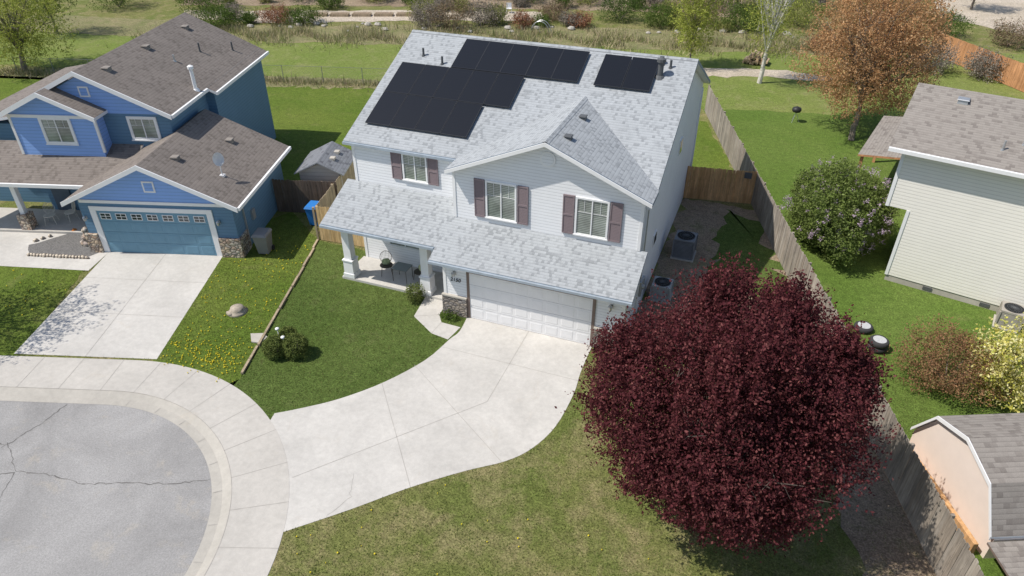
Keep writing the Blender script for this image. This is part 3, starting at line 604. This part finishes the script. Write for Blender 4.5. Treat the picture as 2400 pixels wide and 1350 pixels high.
g=G();g.box(-1.3,14.5,-.55,-.453,5.78,5.92);g.obj("gutter",[m_trim],Cc);g=G();g.box(-.83,-.70,-.03,.06,3.34,5.8);g.obj("corner_trim",[m_trim],Cc);g=G();g.box(-.02,.1,-.03,.06,.3,3.33);g.obj("corner_trim",[m_trim],Cc)
zc=lambda y:5.93+.326*(y+.45)
pipe(rr,2.3,.6,zc(.6),.04,.35,m_met);pipe(rr,2.9,1.1,zc(1.1),.04,.3,m_met);boxvent(rr,.5,3.0,zc(3.0),r=.2,mat=m_met)
g=G();slab(g,[(-3.1,6.6,2.65),(.5,6.6,3.15),(.5,13,3.15),(-3.1,13,2.65)],.1);g.obj("patio_roof",[m_rroof,m_forg,m_forg],Cc)
for x,y in ((-2.9,6.8),(-2.9,12.8),(.2,7.8)): g=G();g.box(x-.07,x+.07,y-.07,y+.07,0,2.6);g.obj("patio_post",[m_forg],Cc)
# ------------------------------------------------------------------ fences
def fence(name,label,p0,p1,h,mat,side=1,bw=.14,jit=.012,dog=True):
    p0=Vector(p0);p1=Vector(p1);L=(p1-p0).length;ux=(p1-p0).normalized();e=thing(name,label,"fence",(p0.x,p0.y,0),math.atan2(ux.y,ux.x))
    g=G();n=int(L/(bw+.006))
    for i in range(n):
        x=i*(bw+.006);hh=h+random.gauss(0,jit);y=random.gauss(0,.004);k=.03 if dog else 0;tl=random.gauss(0,.006)
        g.ext([(x,y,.03),(x+bw,y,.03),(x+bw+tl,y,hh-k),(x+bw-k+tl,y,hh),(x+k+tl,y,hh),(x+tl,y,hh-k)],(0,.018,0))
    g.obj("pickets",[mat],e);g=G();s=1 if side>0 else -1
    a,b=(.025,.065) if s>0 else (-.05,-.01)
    for z in (.35,h*.55,h-.25): g.box(0,L,a,b,z-.045,z+.045)
    g.obj("rail",[mat],e);x=0
    while x<=L+.01:
        g=G();g.box(x-.045,x+.045,a+(.042 if s>0 else -.10),a+(.13 if s>0 else -.012),0,h-.05);g.obj("post",[mat],e);x+=2.44
    return e
fence("wooden_fence","long weathered grey board fence between the two yards",(5.2,26.9),(18.6,-13.9),1.8,m_fold,1,jit=.03)
fence("wooden_gate_fence","brown stained board gate fence beside the white house",(6.1,13.5),(9.55,14.05),1.8,m_fgate,1)
fence("wooden_side_fence","tan board fence running along the side yard",(-9.05,3.1),(-13.7,23.5),1.75,m_ftan,1)
fence("wooden_front_fence","short new pine board fence joining the porch wall",(-9.0,3.05),(-6.2,3.25),1.8,m_fnew,1)
fence("wooden_dark_fence","dark brown board fence beside the blue garage",(-12.6,4.7),(-9.5,5.55),1.8,m_fdark,1)
fence("wooden_cedar_fence","orange cedar board fence behind the far yard",(20.5,47.5),(29.5,33),1.8,m_forg,1)
g=G();g.box(8.85,9.2,13.86,13.90,1.45,1.75);g.obj("yard_sign",[m_vent],None,label="small dark rectangular sign on the brown gate fence",category="sign")
ca=math.atan2(10.1,37);e=thing("chain_link_fence","low galvanised chain link fence across the grass field","fence",(-45,16.4,0),ca)
for x in np.arange(0,38,3.0): g=G();g.cyl((x,0,0),(x,0,1.25),.025,.025,6);g.obj("post",[m_wire],e)
g=G();g.cyl((0,0,1.22),(38,0,1.22),.012,.012,6);g.obj("rail",[m_wire],e);g=G()
for x in np.arange(0,37,.22):
    g.cyl((x,0,.03),(x+1.2,0,1.2),.003,.003,3,cap=False);g.cyl((x+1.2,0.01,.03),(x,0.01,1.2),.003,.003,3,cap=False)
g.obj("wire_mesh",[m_wire],e)
g=G();a=Vector((-9.1,3.0,0));b=Vector((-6.2,-6.1,0));k=12
for i in range(k):
    p=a.lerp(b,i/k);q=a.lerp(b,(i+1)/k-.004);n=(b-a).normalized();n=Vector((-n.y,n.x,0))*.045
    j=Vector((random.gauss(0,.015),0,0));g.ext([p-n+j,q-n+j,q+n+j,p+n+j],(0,0,.09+random.uniform(-.02,.02)))
g.obj("lawn_edging",[m_ftan],None,label="weathered timber edging dividing the two front lawns",category="edging")
# ------------------------------------------------------------------ yard objects
def ac(label,x,y,rot,s=.43,h=.86,body=(.13,.14,.15)):
    e=thing("air_conditioner",label,"air conditioner",(x,y,0),rot);bm_=plain("ac_paint",body,.6);co=plain("ac_core",sc(body,.45),.7)
    g=G();g.box(-s-.06,s+.06,-s-.06,s+.06,0,.06);g.obj("base",[m_found],e)
    g=G();g.box(-s,s,-s,s,.062,.14);g.box(-s,s,-s,s,h-.08,h)
    for i in range(12):
        z=.15+i*(h-.24)/12;g.box(-s+.01,s-.01,-s+.01,s-.01,z,z+.04)
    g.box(-s+.04,s-.04,-s+.04,s-.04,.14,h-.08,1)
    for a in (-1,1):
        for b in (-1,1): g.box(a*s-.03,a*s+.03,b*s-.03,b*s+.03,.14,h-.07)
    g.obj("housing",[bm_,co],e)
    g=G();g.cyl((0,0,h),(0,0,h+.015),s*.85,s*.85,24)
    for i in range(24):
        t=2*math.pi*i/24;g.cyl((0,0,h+.05),(math.cos(t)*s*.85,math.sin(t)*s*.85,h+.025),.006,.006,4,1)
    for r in (.3,.6,.85): 
        pts=[(math.cos(2*math.pi*i/20)*s*r,math.sin(2*math.pi*i/20)*s*r,h+.045-.02*r) for i in range(21)];g.path(pts,.006,4,1)
    g.obj("fan_grille",[plain("grille_black",(.02,.02,.02),.9,.1,3,0,.05),m_vent],e)
ac("dark grey air conditioning unit beside the white house",7.05,7.8,0,.45,1.0,(.20,.205,.215))
ac("grey air conditioning unit against the white house wall",6.75,4.1,0,.38,.75,(.35,.36,.36))
ac("beige air conditioning unit beside the cream house",19.75,7.05,math.radians(-13),.40,.8,(.36,.33,.29))
def bin_(x,y,rot,col,label,h=1.05):
    m=plain("bin_plastic",col,.5,.06);e=thing("wheelie_bin",label,"bin",(x,y,0),rot)
    g=G();g.tbox(0,0,.06,h-.1,.23,.26,.31,.36);g.box(-.33,.33,-.38,.38,h-.12,h-.06);g.obj("body",[m],e)
    g=G();g.tbox(0,-.02,h-.058,h+.04,.34,.41,.28,.34);g.cyl((-.25,.42,h-.04),(.25,.42,h-.04),.02,.02,6);g.obj("lid",[m],e)
    for s in (-1,1): g=G();g.cyl((s*.24,.26,.12),(s*.3,.26,.12),.12,.12,14);g.obj("wheel",[m_blk],e)
bin_(-10.75,1.25,math.radians(17),(.21,.205,.205),"grey wheelie bin beside the blue garage wall")
bin_(-10.1,4.35,math.radians(10),(.03,.18,.50),"blue recycling bin behind the side fence")
e=thing("garden_shed","small beige shed with dark shingled gable roof behind the fence","shed",(-11.15,7.25,0),math.radians(17))
g=G();g.ext([(-1.05,-1.15,0),(1.05,-1.15,0),(1.05,-1.15,1.8),(0,-1.15,2.3),(-1.05,-1.15,1.8)],(0,2.3,0));g.obj("wall",[siding("shed_wall",(.50,.46,.42),.2)],e)
g=G();gable(g,-1.25,1.25,-1.35,1.35,1.82,2.45,.06);o=g.obj("roof",[m_sroof,plain("shed_edge",(.35,.36,.38)),m_trim],e)
for y in (-.5,.3): g=G();g.box(.35,.6,y,y+.3,2.19,2.30);g.obj("skylight",[m_found],o)
# barn shed
e=thing("barn_shed","pale pink barn shed with grey shingle gambrel roof behind the fence","shed",(16.35,-3.3,0),math.radians(24))
g=G();pr=[(-2.0,0),(-2.0,.85),(-1.25,2.05),(0,2.45),(1.25,2.05),(2.0,.85),(2.0,0)]
g.ext([(.12,y,z-.04 if z else 0) for y,z in pr],(4,0,0));g.obj("wall",[plain("pink_panel",(.80,.69,.61),.6,.03)],e)
g=G()
for (a,b) in ((1,2),(2,3),(3,4),(4,5)):
    (y0,z0),(y1,z1)=pr[a],pr[b];g.ext([(0,y0,z0),(4.3,y0,z0),(4.3,y1,z1),(0,y1,z1)],(0,0,.07),1,1,0)
g.obj("roof",[m_rroof,m_trim],e)
g=G()
for (a,b) in ((1,2),(2,3),(3,4),(4,5)):
    (y0,z0),(y1,z1)=pr[a],pr[b];g.ext([(-.03,y0,z0-.05),(-.03,y1,z1-.05),(-.03,y1,z1+.075),(-.03,y0,z0+.075)],(.028,0,0))
g.obj("rake_board",[m_trim],e)
g=G();g.ext([(-.1,-2.06,.80),(4.3,-2.06,.80),(4.3,-6.6,.45),(-.1,-6.6,.45)],(0,0,-.07),0,1,1);g.obj("lean_to_roof",[m_rroof,m_brown],e)
for x,y in ((.1,-6.4),(4.2,-6.4)): g=G();g.box(x-.05,x+.05,y-.05,y+.05,0,.38);g.obj("post",[m_brown],e)
g=G();g.box(-.25,-.12,-1.9,2.4,0,.5);g.obj("base_board",[m_fgate],e)
for x,y,z in ((14.5,4.7,0),(14.95,3.6,0),(14.95,3.6,.23)):
    e=thing("car_wheel","used car tyre with silver rim lying flat by the fence","wheel",(x,y,z),random.random()*6,"spare wheels stored by the fence")
    g=G();g.lathe((0,0,.01),[(.21,0),(.30,0),(.34,.04),(.35,.11),(.34,.18),(.30,.22),(.21,.22)],24);g.obj("tyre",[plain("tyre_rubber",(.045,.045,.047),.8)],e,True)
    g=G();g.cyl((0,0,.12),(0,0,.228),.08,.06,12)
    for i in range(5):
        t=i*2*math.pi/5;g.ext([(math.cos(t+s)*r,math.sin(t+s)*r,.222) for s,r in ((-.4,.06),(-.2,.2),(.2,.2),(.4,.06))],(0,0,.02))
    g.lathe((0,0,.2),[(.19,0),(.235,0),(.235,.035),(.19,.035)],24);g.obj("rim",[plain("rim_silver",(.55,.56,.57),.4,.05,3,.2)],e)
g=G();g.lathe((-8.9,-3.0,0),[(.42,0),(.33,.06),(.27,.14),(.26,.22),(.02,.235)],14);g.sph((-9.05,-3.25,.05),(.2,.15,.08),8,0,.15);g.obj("tree_stump",[plain("stump_wood",(.36,.31,.25),.9,.3,8)],None,True,(-8.9,-3.0,0),label="grey weathered tree stump cut low in the lawn",category="stump")
g=G();g.ext([(-7.45,-4.05,.0),(-7.1,-4.45,.0),(-6.75,-4.4,.0),(-6.7,-4.0,0),(-7.0,-3.85,0)],(0,0,.06));g.obj("stepping_stone",[m_found],None,False,(-7.1,-4.2,0),label="flat tan stone slab lying in the dandelion lawn",category="stone")
for x,y,r in ((-5.75,-4.75,.42),(-5.05,-4.45,.46),(-5.75,-3.95,.34)):
    shrub("boxwood_shrub","clipped round green shrub on the front lawn",(x,y,0),(r,r,r),lf_box,m_barkd,1000,9,.022,.08,"clipped round shrubs on the front lawn",zc=r*.95,shell=.75,lump=.05,jit=.03)
for x,y in ((-5.95,-4.2),(-5.45,-4.55)):
    g=G();g.cyl((0,0,0),(0,0,.75),.012,.012,6);g.sph((0,0,.8),(.08,.08,.05),12);g.obj("garden_light",[m_trim],None,True,label="small white globe garden light among the shrubs",category="garden light").location=(x,y,0)
shrub("porch_shrub","small yellow green shrub beside the front path",(-2.62,.25,0),(.36,.36,.38),lf_box,m_bark,300,7,.03,.15,shell=.5)
shrub("flower_bed_plant","low green plant in the bed by the stone corner",(-.75,-.35,0),(.36,.2,.12),lf_green,m_bark,110,7,.03,.1)
shrub("rust_shrub","sparse rusty brown shrub in the side yard",(17.1,2.3,0),(1.65,1.65,1.1),lf_rust,m_bark,2100,9,.03,.4,up=.8,lump=.25)
shrub("blossom_shrub","yellow blossoming shrub in the side yard",(18.7,2.0,0),(1.25,1.25,1.5),lf_yel,m_bark,800,11,.05,.5,zc=1.6,lump=.25)
L=shrub("lilac_shrub","large lilac shrub with pale purple flowers beside the cream house",(13.25,11.4,0),(2.3,3.0,1.85),lf_lilac,m_bark,6800,9,.05,.4,zc=1.8,shell=.5,lump=.2,jit=.05)
V,F=leaves(crown_pts((0,0,1.95),(2.25,2.9,1.8),230,24,.2,shell=.85,jit=.05,lump=.15),.03);fastmesh("blossom",V,F,lf_flow,L)
# ------------------------------------------------------------------ TREES
ex=[crown_pts((-.1,0,4.2),(3.45,3.45,3.1),1300,20,1.3,up=1.5,shell=.8,lump=.2,jit=.035,taper=.1,zmin=.6)]
for k in range(34):
    q=R.normal(size=3);q/=np.linalg.norm(q);q[2]=q[2]*.9+.1
    ex.append(crown_pts((-.1+q[0]*3.15,q[1]*3.15,4.1+q[2]*2.9),(.8,.8,.95),190,16,.6,up=1.1,shell=.3,lump=.2,jit=.04,zmin=.5))
def narrow(P):
    k=1-.36*np.clip((P[:,2]-4.3)/3.8,0,1.2)**1.2
    P=P.copy();P[:,0]=-.05+(P[:,0]+.05)*k;P[:,1]*=k;return P
tree("plum_tree","wide dark purple leaved plum tree on the front lawn","tree",(10.1,-5.9,0),(10.05,-5.95,4.0),(3.5,3.5,3.2),lf_purple,m_barkd,.17,7600,15,.9,.039,16,8,extra=ex,post=narrow,up=1.0,shell=.3,lump=.14,jit=.05,zmin=.45,fork=.25,taper=.1)
tree("budding_tree","tall tree covered in orange brown spring buds","tree",(14.3,25,0),(14.4,26.5,5.3),(4.1,4.1,4.8),lf_orange,m_bark,.16,7500,10,.8,.05,18,10,up=.9,shell=.15,lump=.2,jit=.05,zmin=1.5)
tree("willow_tree","yellow green leafing tree behind the blue house","tree",(-45,17,0),(-45,17.5,3.8),(3.6,3.6,3.7),lf_yg2,m_bark,.2,2600,10,.9,.055,12,6,shell=.25,lump=.25)
tree("birch_tree","slender pale barked tree with sparse spring leaves","tree",(8.1,34.3,0),(8.3,34.5,6.2),(2.2,2.2,5),lf_yg2,m_birch,.15,1300,8,.8,.05,14,6,shell=.3,zmin=2.2)
tree("sapling_tree","slender yellow green tree beside the ditch","tree",(2.6,36.5,0),(2.6,36.6,4.2),(1.7,1.7,3.8),lf_yg2,m_bark,.07,1500,9,.6,.055,9,4,shell=.2,zmin=1)
tree("bare_tree","bare grey branched tree near the cedar fence","tree",(26.5,38,0),(26.5,38,5.2),(3,3,4),lf_grey,m_bark,.14,260,7,.6,.03,16,9)
tree("bare_tree","bare branching street tree beside the neighbour lawn","tree",(-20.2,-8.6,0),(-20.2,-8.6,6.0),(2.7,2.7,2.5),lf_orange,m_bark,.10,1100,7,.5,.05,14,7,zmin=1.6)
for x,y,h,lf in ((-52,26,7,lf_green),(-14,58,6,lf_yg2),(-30,56,6,lf_green),(12,60,7,lf_green),(20,60,6.5,lf_yg2),(-40,52,6,lf_yg),(-22,55,6,lf_grey),(4,56,6,lf_yg2),(26,66,6,lf_green)):
    tree("background_tree","spring tree standing beyond the ditch","tree",(x,y,0),(x,y,h*.6),(h*.35,h*.35,h*.42),lf,m_bark,.12,900,9,.9,.06,9,5,"trees beyond the ditch",lump=.25)
bg=[(-36,36.5,1.6,1.5,lf_red,"reddish"),(-33.5,37,1.8,1.6,lf_green,"green"),(-40,33,2.2,2.0,lf_green,"green"),(-46,38,3,3.2,lf_green,"green"),(-22,40,1.7,2.3,lf_grey,"grey"),(-19.8,40.6,2.0,2.6,lf_brown,"brown"),(-24,43,1.5,1.8,lf_yg,"yellow green"),(-17.5,42.8,1.7,2.2,lf_grey,"grey"),(-12,47,1.6,1.6,lf_brown,"brown"),(-9,45.5,1.3,1.2,lf_red,"reddish"),(-6,49,2.2,2.4,lf_dark,"dark green"),(-2,48,2.0,2.2,lf_green,"green"),(1,50,2.4,2.6,lf_brown,"brown"),(5,49.5,2.0,2.2,lf_green,"green"),(10,53,2.4,2.8,lf_yg,"yellow green"),(16,55,2.6,3.0,lf_green,"green"),(-26,50,2.2,2.0,lf_green,"green"),(-17,53,2.0,2.2,lf_green,"green"),(-32,48,2.2,2.2,lf_yg,"yellow green"),(12.5,45,1.6,1.5,lf_red,"reddish"),(20,42,1.8,2.2,lf_grey,"grey"),(23.5,41.5,1.5,2.0,lf_grey,"grey"),(-11,55,2.4,2.6,lf_yg,"yellow green"),(2,58,3,3.4,lf_green,"green"),(-3,62,3,3.6,lf_brown,"brown"),(-40,46,2.6,2.8,lf_green,"green"),(-50,42,3,3.2,lf_brown,"brown"),(-55,36,3,3.5,lf_green,"green"),(8,62,3,3.5,lf_dark,"dark green"),(18,64,3,3.5,lf_brown,"brown"),(22,54,2,2.2,lf_green,"green"),(27,52,1.8,2.0,lf_brown,"brown")]
kinds=[(lf_grey,"grey"),(lf_brown,"brown"),(lf_green,"green"),(lf_yg,"yellow green"),(lf_red,"reddish"),(lf_green,"green"),(lf_yg,"yellow green")]
for i in range(46):
    x=-44+i*1.4+random.uniform(-1,1);y=40.5+(x+36)*.30+random.choice((-3.6,2.5,5.5,9.5,14))+random.uniform(-1,1);r=random.uniform(.6,1.6);k=random.choice(kinds);bg.append((x,y,r,r*random.uniform(.9,1.5),k[0],k[1]))
for x,y,r,h,mt,cn in bg: shrub("background_shrub",cn+" wild shrub growing along the ditch",(x,y,0),(r,r,h*.5),mt,m_bark,int(360*r),9,.05,.6,"wild shrubs along the ditch",shell=.3,lump=.35,up=1.1)
n=22000;t=R.uniform(size=n);P0=np.array([[-44,28.5],[-35,32.0],[-22,36.2],[-10,40.2],[4,43.8],[13,46]]);ix=t*5;i0=np.minimum(ix.astype(int),4);fr=(ix-i0)[:,None]
P=P0[i0]*(1-fr)+P0[i0+1]*fr+R.normal(size=(n,2))*np.array([.8,1.7]);keep=np.sin(P[:,0]*.9)+np.sin(P[:,1]*1.7+P[:,0]*.6)+R.normal(size=n)*.6>-.2;P=P[keep];n=len(P)
h=R.uniform(.2,.8,size=n);an=R.uniform(0,6.28,size=n);w=.03;b0=np.c_[P,np.zeros(n)];dx=np.c_[np.cos(an)*w,np.sin(an)*w,np.zeros(n)];top=b0+np.c_[R.normal(size=(n,2))*.25,h]
V=np.stack([b0-dx,b0+dx,top],1).reshape(-1,3);fastmesh("reeds",V,np.arange(3*n).reshape(-1,3),lf_reed,kind="stuff",label="dry tan reeds along the ditch",category="reeds")
n=9000;x=R.uniform(-58,3,n);y=16.4+(x+45)*.273+R.normal(size=n)*.45;h=R.uniform(.1,.5,size=n);an=R.uniform(0,6.28,size=n);w=.025;b0=np.c_[x,y,np.zeros(n)];dx=np.c_[np.cos(an)*w,np.sin(an)*w,np.zeros(n)];top=b0+np.c_[R.normal(size=(n,2))*.1,h]
V=np.stack([b0-dx,b0+dx,top],1).reshape(-1,3);fastmesh("dry_grass",V,np.arange(3*n).reshape(-1,3),lf_reed,kind="stuff",label="dry tall grass along the chain link fence",category="grass")
pts=[]
for _ in range(480):
    u_=random.random()
    if random.random()<.5: p=(-9.6+u_*2.7+random.gauss(0,.4),-6.1+random.gauss(0,.35)+(.2-u_*.3)*.6+abs(random.gauss(0,.55)))
    else: p=(random.uniform(-11.5,-6.8),random.uniform(-5.5,2.5))
    if p[0]>-9.1+(3-p[1])*.318-.15: continue
    if p[0]<-12.4+(.4-p[1])*.39+.15: continue
    pts.append(p)
for _ in range(60): pts.append((random.uniform(-22,-16.5),random.uniform(-8,-4)))
for _ in range(40): pts.append((random.uniform(-.5,9),random.uniform(-12.5,-8)))
pts=[p for p in pts if not (-4<p[0]<5 and p[1]>-11 and p[1]>-11.2+(p[0]+.9)*.96)]
g=G()
for p in pts:
    r=random.uniform(.014,.030);g.lathe((p[0],p[1],.0),[(.004,0),(r,.05),(r*.6,.065)],5)
g.obj("dandelions",[plain("dandelion_yellow",(.70,.56,.03),.7)],None,kind="stuff",label="yellow dandelions scattered over the lawns",category="flowers")
def inpoly(P,poly):
    x,y=P[:,0],P[:,1];c=np.zeros(len(P),bool);j=len(poly)-1
    for i in range(len(poly)):
        xi,yi=poly[i];xj,yj=poly[j];k=((yi>y)!=(yj>y))&(x<(xj-xi)*(y-yi)/(yj-yi+1e-9)+xi);c^=k;j=i
    return c
hard=[dl+arc+dr,[(-17.5,-1.15),(-12.4,.4),(-9.72,-6.5),(-14.9,-8.15)],[(-2.35,.75),(-2.15,-.75),(-1.0,-1.5),(-.25,-1.62),(-.12,-.75),(-.95,-.72),(-1.25,-.3),(-1.35,.9)],[(-6.4,.6),(-1.1,.6),(-1.1,0),(6.1,0),(6.1,16),(-6.4,16)],[(-19,-1.6),(-11.3,.6),(-13,7),(-22,10)],[(-17.45,-1.2),(-17.0,-2.85),(-19,-3.4),(-25,-5.1),(-26,-3),(-22,-.2),(-18.5,-.2)]]
n=190000;P=np.c_[R.uniform(-19,16.5,n),R.uniform(-13.5,4,n)];d=P-CC;s_=d@DR
dist=np.where(s_>0,np.abs(d[:,0]*DR[1]-d[:,1]*DR[0]),np.linalg.norm(d,axis=1));ok=dist>7.88
for q in hard: ok&=~inpoly(P,q)
soil=inpoly(P,[(14.2,.2),(15.1,-2.2),(16.2,-5.8),(17.5,-13),(15.2,-13),(13.6,-4.5),(12.5,-.2)])|inpoly(P,[(6.1,1),(9,1),(12.8,4.2),(6.1,4.2)])
ok&=~(soil&(R.uniform(size=n)>.25))
P=P[ok];n=len(P);h=R.uniform(.02,.06,size=n);an=R.uniform(0,6.28,size=n);w=.012;b0=np.c_[P,np.zeros(n)];dx=np.c_[np.cos(an)*w,np.sin(an)*w,np.zeros(n)];top=b0+np.c_[R.normal(size=(n,2))*.025,h]
V=np.stack([b0-dx,b0+dx,top],1).reshape(-1,3)
fastmesh("grass_blades",V,np.arange(3*n).reshape(-1,3),leafmat("grass_blade_green",[(.09,.14,.03),(.15,.19,.05),(.25,.23,.10)],.3,.4),kind="stuff",label="short grass blades over the front lawns",category="grass")
# ------------------------------------------------------------------ porch furniture
m_cush=plain("cushion",(.42,.45,.25),.9,.5,9)
def bistro(x,y,z,rot,metal,label,cushion=True):
    e=thing("porch_chair",label,"chair",(x,y,z),rot);g=G()
    ring=[(math.cos(t)*.25,.22+.08*(math.sin(t)),.70+math.sin(t)*.26) for t in np.linspace(0,2*math.pi,21)];g.path(ring,.012,6)
    for k in (-.18,-.12,-.06,0,.06,.12,.18): hh=.26*math.sqrt(1-(k/.25)**2);g.cyl((k,.22-hh*.31,.70-hh),(k,.22+hh*.31,.70+hh),.008,.008,4)
    g.obj("backrest",[metal],e);g=G();g.lathe((0,0,.42),[(.27,0),(.28,.015),(.27,.03)],20);g.obj("seat",[metal],e)
    for sx,sy in ((-1,-1),(1,-1),(-1,1),(1,1)): g=G();g.cyl((sx*.18,sy*.17,.43),(sx*.24,sy*.22,0),.014,.014,6);g.obj("leg",[metal],e)
    if cushion: g=G();g.sph((0,.06,.56),(.2,.08,.18),10);g.obj("cushion",[m_cush],e,True)
m_chr=plain("bronze_metal",(.09,.075,.06),.5)
bistro(-4.6,1.5,.112,.5,m_chr,"dark metal porch chair with patterned cushion");bistro(-3.0,1.55,.112,-.5,m_chr,"dark metal porch chair with patterned cushion")
e=thing("porch_table","small square glass topped metal porch table","table",(-3.75,1.35,.112));g=G();g.box(-.35,.35,-.3,.3,.62,.635);g.obj("table_top",[plain("table_glass",(.25,.28,.29),.08,.1,3,0,.6)],e);g=G()
for sx in (-1,1):
    for sy in (-1,1): g.cyl((sx*.32,sy*.27,0),(sx*.32,sy*.27,.618),.013,.013,6)
g.path([(-.34,-.29,.61),(.34,-.29,.61),(.34,.29,.61),(-.34,.29,.61),(-.34,-.29,.61)],.012);g.obj("table_frame",[m_chr],e)
m_wch=plain("cream_metal",(.6,.57,.5),.5)
def bl(x,y):
    c,s=math.cos(math.radians(17)),math.sin(math.radians(17));return (-11.65+x*c-y*s,.5+x*s+y*c)
for x,y,r in ((-10.1,2.2,.6),(-9.3,2.6,-.4)): q=bl(x,y);bistro(q[0],q[1],.122,r,m_wch,"cream metal bistro chair on the blue house porch",False)
q=(-18.9,-1.0);g=G();g.lathe((0,0,.02),[(.38,0),(.40,.12),(.30,.16),(.22,.3),(.3,.36),(.18,.42),(.13,.6),(.18,.66),(.08,.8)],10)
o=g.obj("garden_fountain",[m_cob],None,True,label="tiered stone garden fountain in the gravel bed",category="fountain");o.location=(q[0],q[1],0)
g=G();g.lathe((0,0,.0),[(.05,.02),(.10,.03),(.12,.09),(.09,.15),(.03,.16),(.02,.2)],12);o=g.obj("pumpkin",[plain("pumpkin_orange",(.55,.2,.05),.6)],None,True,label="small orange pumpkin near the blue house entrance",category="pumpkin");o.location=(-20.4,-.5,.02)
for i in range(22):
    g=G();g.sph((0,0,.05),(random.uniform(.08,.16),random.uniform(.07,.13),random.uniform(.06,.1)),8,0,.12);o=g.obj("bed_rock",[m_cob],None,True,label="rounded river rock edging the gravel bed",category="rock",group="river rocks around the gravel bed")
    t=i/22;pp=[(-17.9,-2.1),(-20.6,-2.85)];o.location=((pp[0][0]+(pp[1][0]-pp[0][0])*t*1.2,pp[0][1]+(pp[1][1]-pp[0][1])*t*1.2,.0) if t<.83 else (-21.4+random.random()*.3,-2.0+(t-.83)*6,0))
e=thing("grill","small black kettle grill standing on the side yard lawn","grill",(10.9,27,0));g=G();g.lathe((0,0,.6),[(.05,0),(.25,.08),(.3,.2),(.26,.32),(.04,.42)],14);g.obj("bowl",[m_blk],e,True)
for t in (0,2.1,4.2): g=G();g.cyl((0,0,.65),(math.cos(t)*.3,math.sin(t)*.3,0),.015,.015,6);g.obj("leg",[m_met],e)
g=G()
for i in range(46):
    x=random.uniform(-.9,.9);z=random.uniform(0,1.0)*(1-abs(x)*.8);a=random.uniform(-.15,.15);g.cyl((x-.05,-.5+a,z+.1),(x+.05,.5+a,z+.1),.09,.08,7)
o=g.obj("log_pile",[plain("cut_logs",(.48,.36,.23),.9,.3)],None,label="heap of cut logs beside the dirt track",category="log pile");o.location=(7.4,39.2,0)
e=thing("patio_chair","white plastic chair standing in the garden","chair",(-17,48,0),.4);g=G();g.box(-.25,.25,-.25,.25,.4,.44);g.obj("seat",[m_trim],e);g=G();g.box(-.25,.25,.22,.26,.441,.9);g.obj("backrest",[m_trim],e)
for a in (-.22,.22):
    for b in (-.22,.22): g=G();g.cyl((a,b,.4),(a*1.1,b*1.1,0),.025,.02,6);g.obj("leg",[m_trim],e)
g=G();g.path([(math.cos(t)*.9,0,math.sin(t)*1.1) for t in np.linspace(0,math.pi,16)],.03);g.path([(math.cos(t)*.9,.5,math.sin(t)*1.1) for t in np.linspace(0,math.pi,16)],.03);o=g.obj("garden_arch",[m_met],None,label="low metal hoop arch in the reed bed",category="arch");o.location=(-11.5,41.5,0)
for i,(x,y) in enumerate(((-34,40.2),(-32,40.9),(-30,41.7),(-28,42.5),(-26,43.3))):
    g=G();g.box(-.9,.9,-.4,.4,0,.25);g.box(-.8,.8,-.3,.3,.25,.28,1);o=g.obj("planter_box",[m_ftan,m_dirt],None,label="low timber planter box beside the garden path",category="planter",group="planter boxes along the garden path");o.location=(x,y,0);o.rotation_euler=(0,0,.36)
for i in range(40):
    g=G();r=random.uniform(.15,.4);g.sph((0,0,r*.3),(r,r*.8,r*.55),8,0,.15);o=g.obj("bank_rock",[m_found],None,False,label="pale rock lying on the ditch bank",category="rock",group="rocks along the ditch bank")
    x=random.uniform(-40,10);o.location=(x,37.2+(x+30)*.30+random.gauss(0,.8),0)
# ------------------------------------------------------------------ light, camera
az=Vector((-.88,-.48));az.normalize();el=math.radians(56)
sd=Vector((az.x*math.cos(el),az.y*math.cos(el),math.sin(el)))
L=bpy.data.lights.new("sun",'SUN');L.energy=4.8;L.angle=math.radians(.5);L.color=(1,.945,.865);lo=bpy.data.objects.new("sun",L);COL.objects.link(lo);lo.rotation_euler=sd.to_track_quat('Z','Y').to_euler()
w=bpy.data.worlds.new("World");bpy.context.scene.world=w;w.use_nodes=True;nt=w.node_tree;sky=nt.nodes.new("ShaderNodeTexSky");sky.sky_type='NISHITA';sky.sun_disc=False;sky.sun_elevation=el;sky.sun_rotation=math.atan2(az.x,az.y)
nt.links.new(sky.outputs[0],nt.nodes["Background"].inputs[0]);nt.nodes["Background"].inputs[1].default_value=.13
cd=bpy.data.cameras.new("camera");cd.sensor_width=36;cd.lens=1660.8/2400*36;cd.clip_end=2000;co=bpy.data.objects.new("camera",cd);COL.objects.link(co)
yaw,p=-.3666,.5937
f=Vector((math.sin(yaw)*math.cos(p),math.cos(yaw)*math.cos(p),-math.sin(p)));rt=Vector((math.cos(yaw),-math.sin(yaw),0));u=rt.cross(f)
M3=Matrix((rt,u,-f)).transposed();co.matrix_world=Matrix.Translation((9.6447,-20.581,16.7126))@M3.to_4x4()
bpy.context.scene.camera=co
bpy.context.scene.view_settings.view_transform='Standard';bpy.context.scene.view_settings.look='None';bpy.context.scene.view_settings.exposure=0
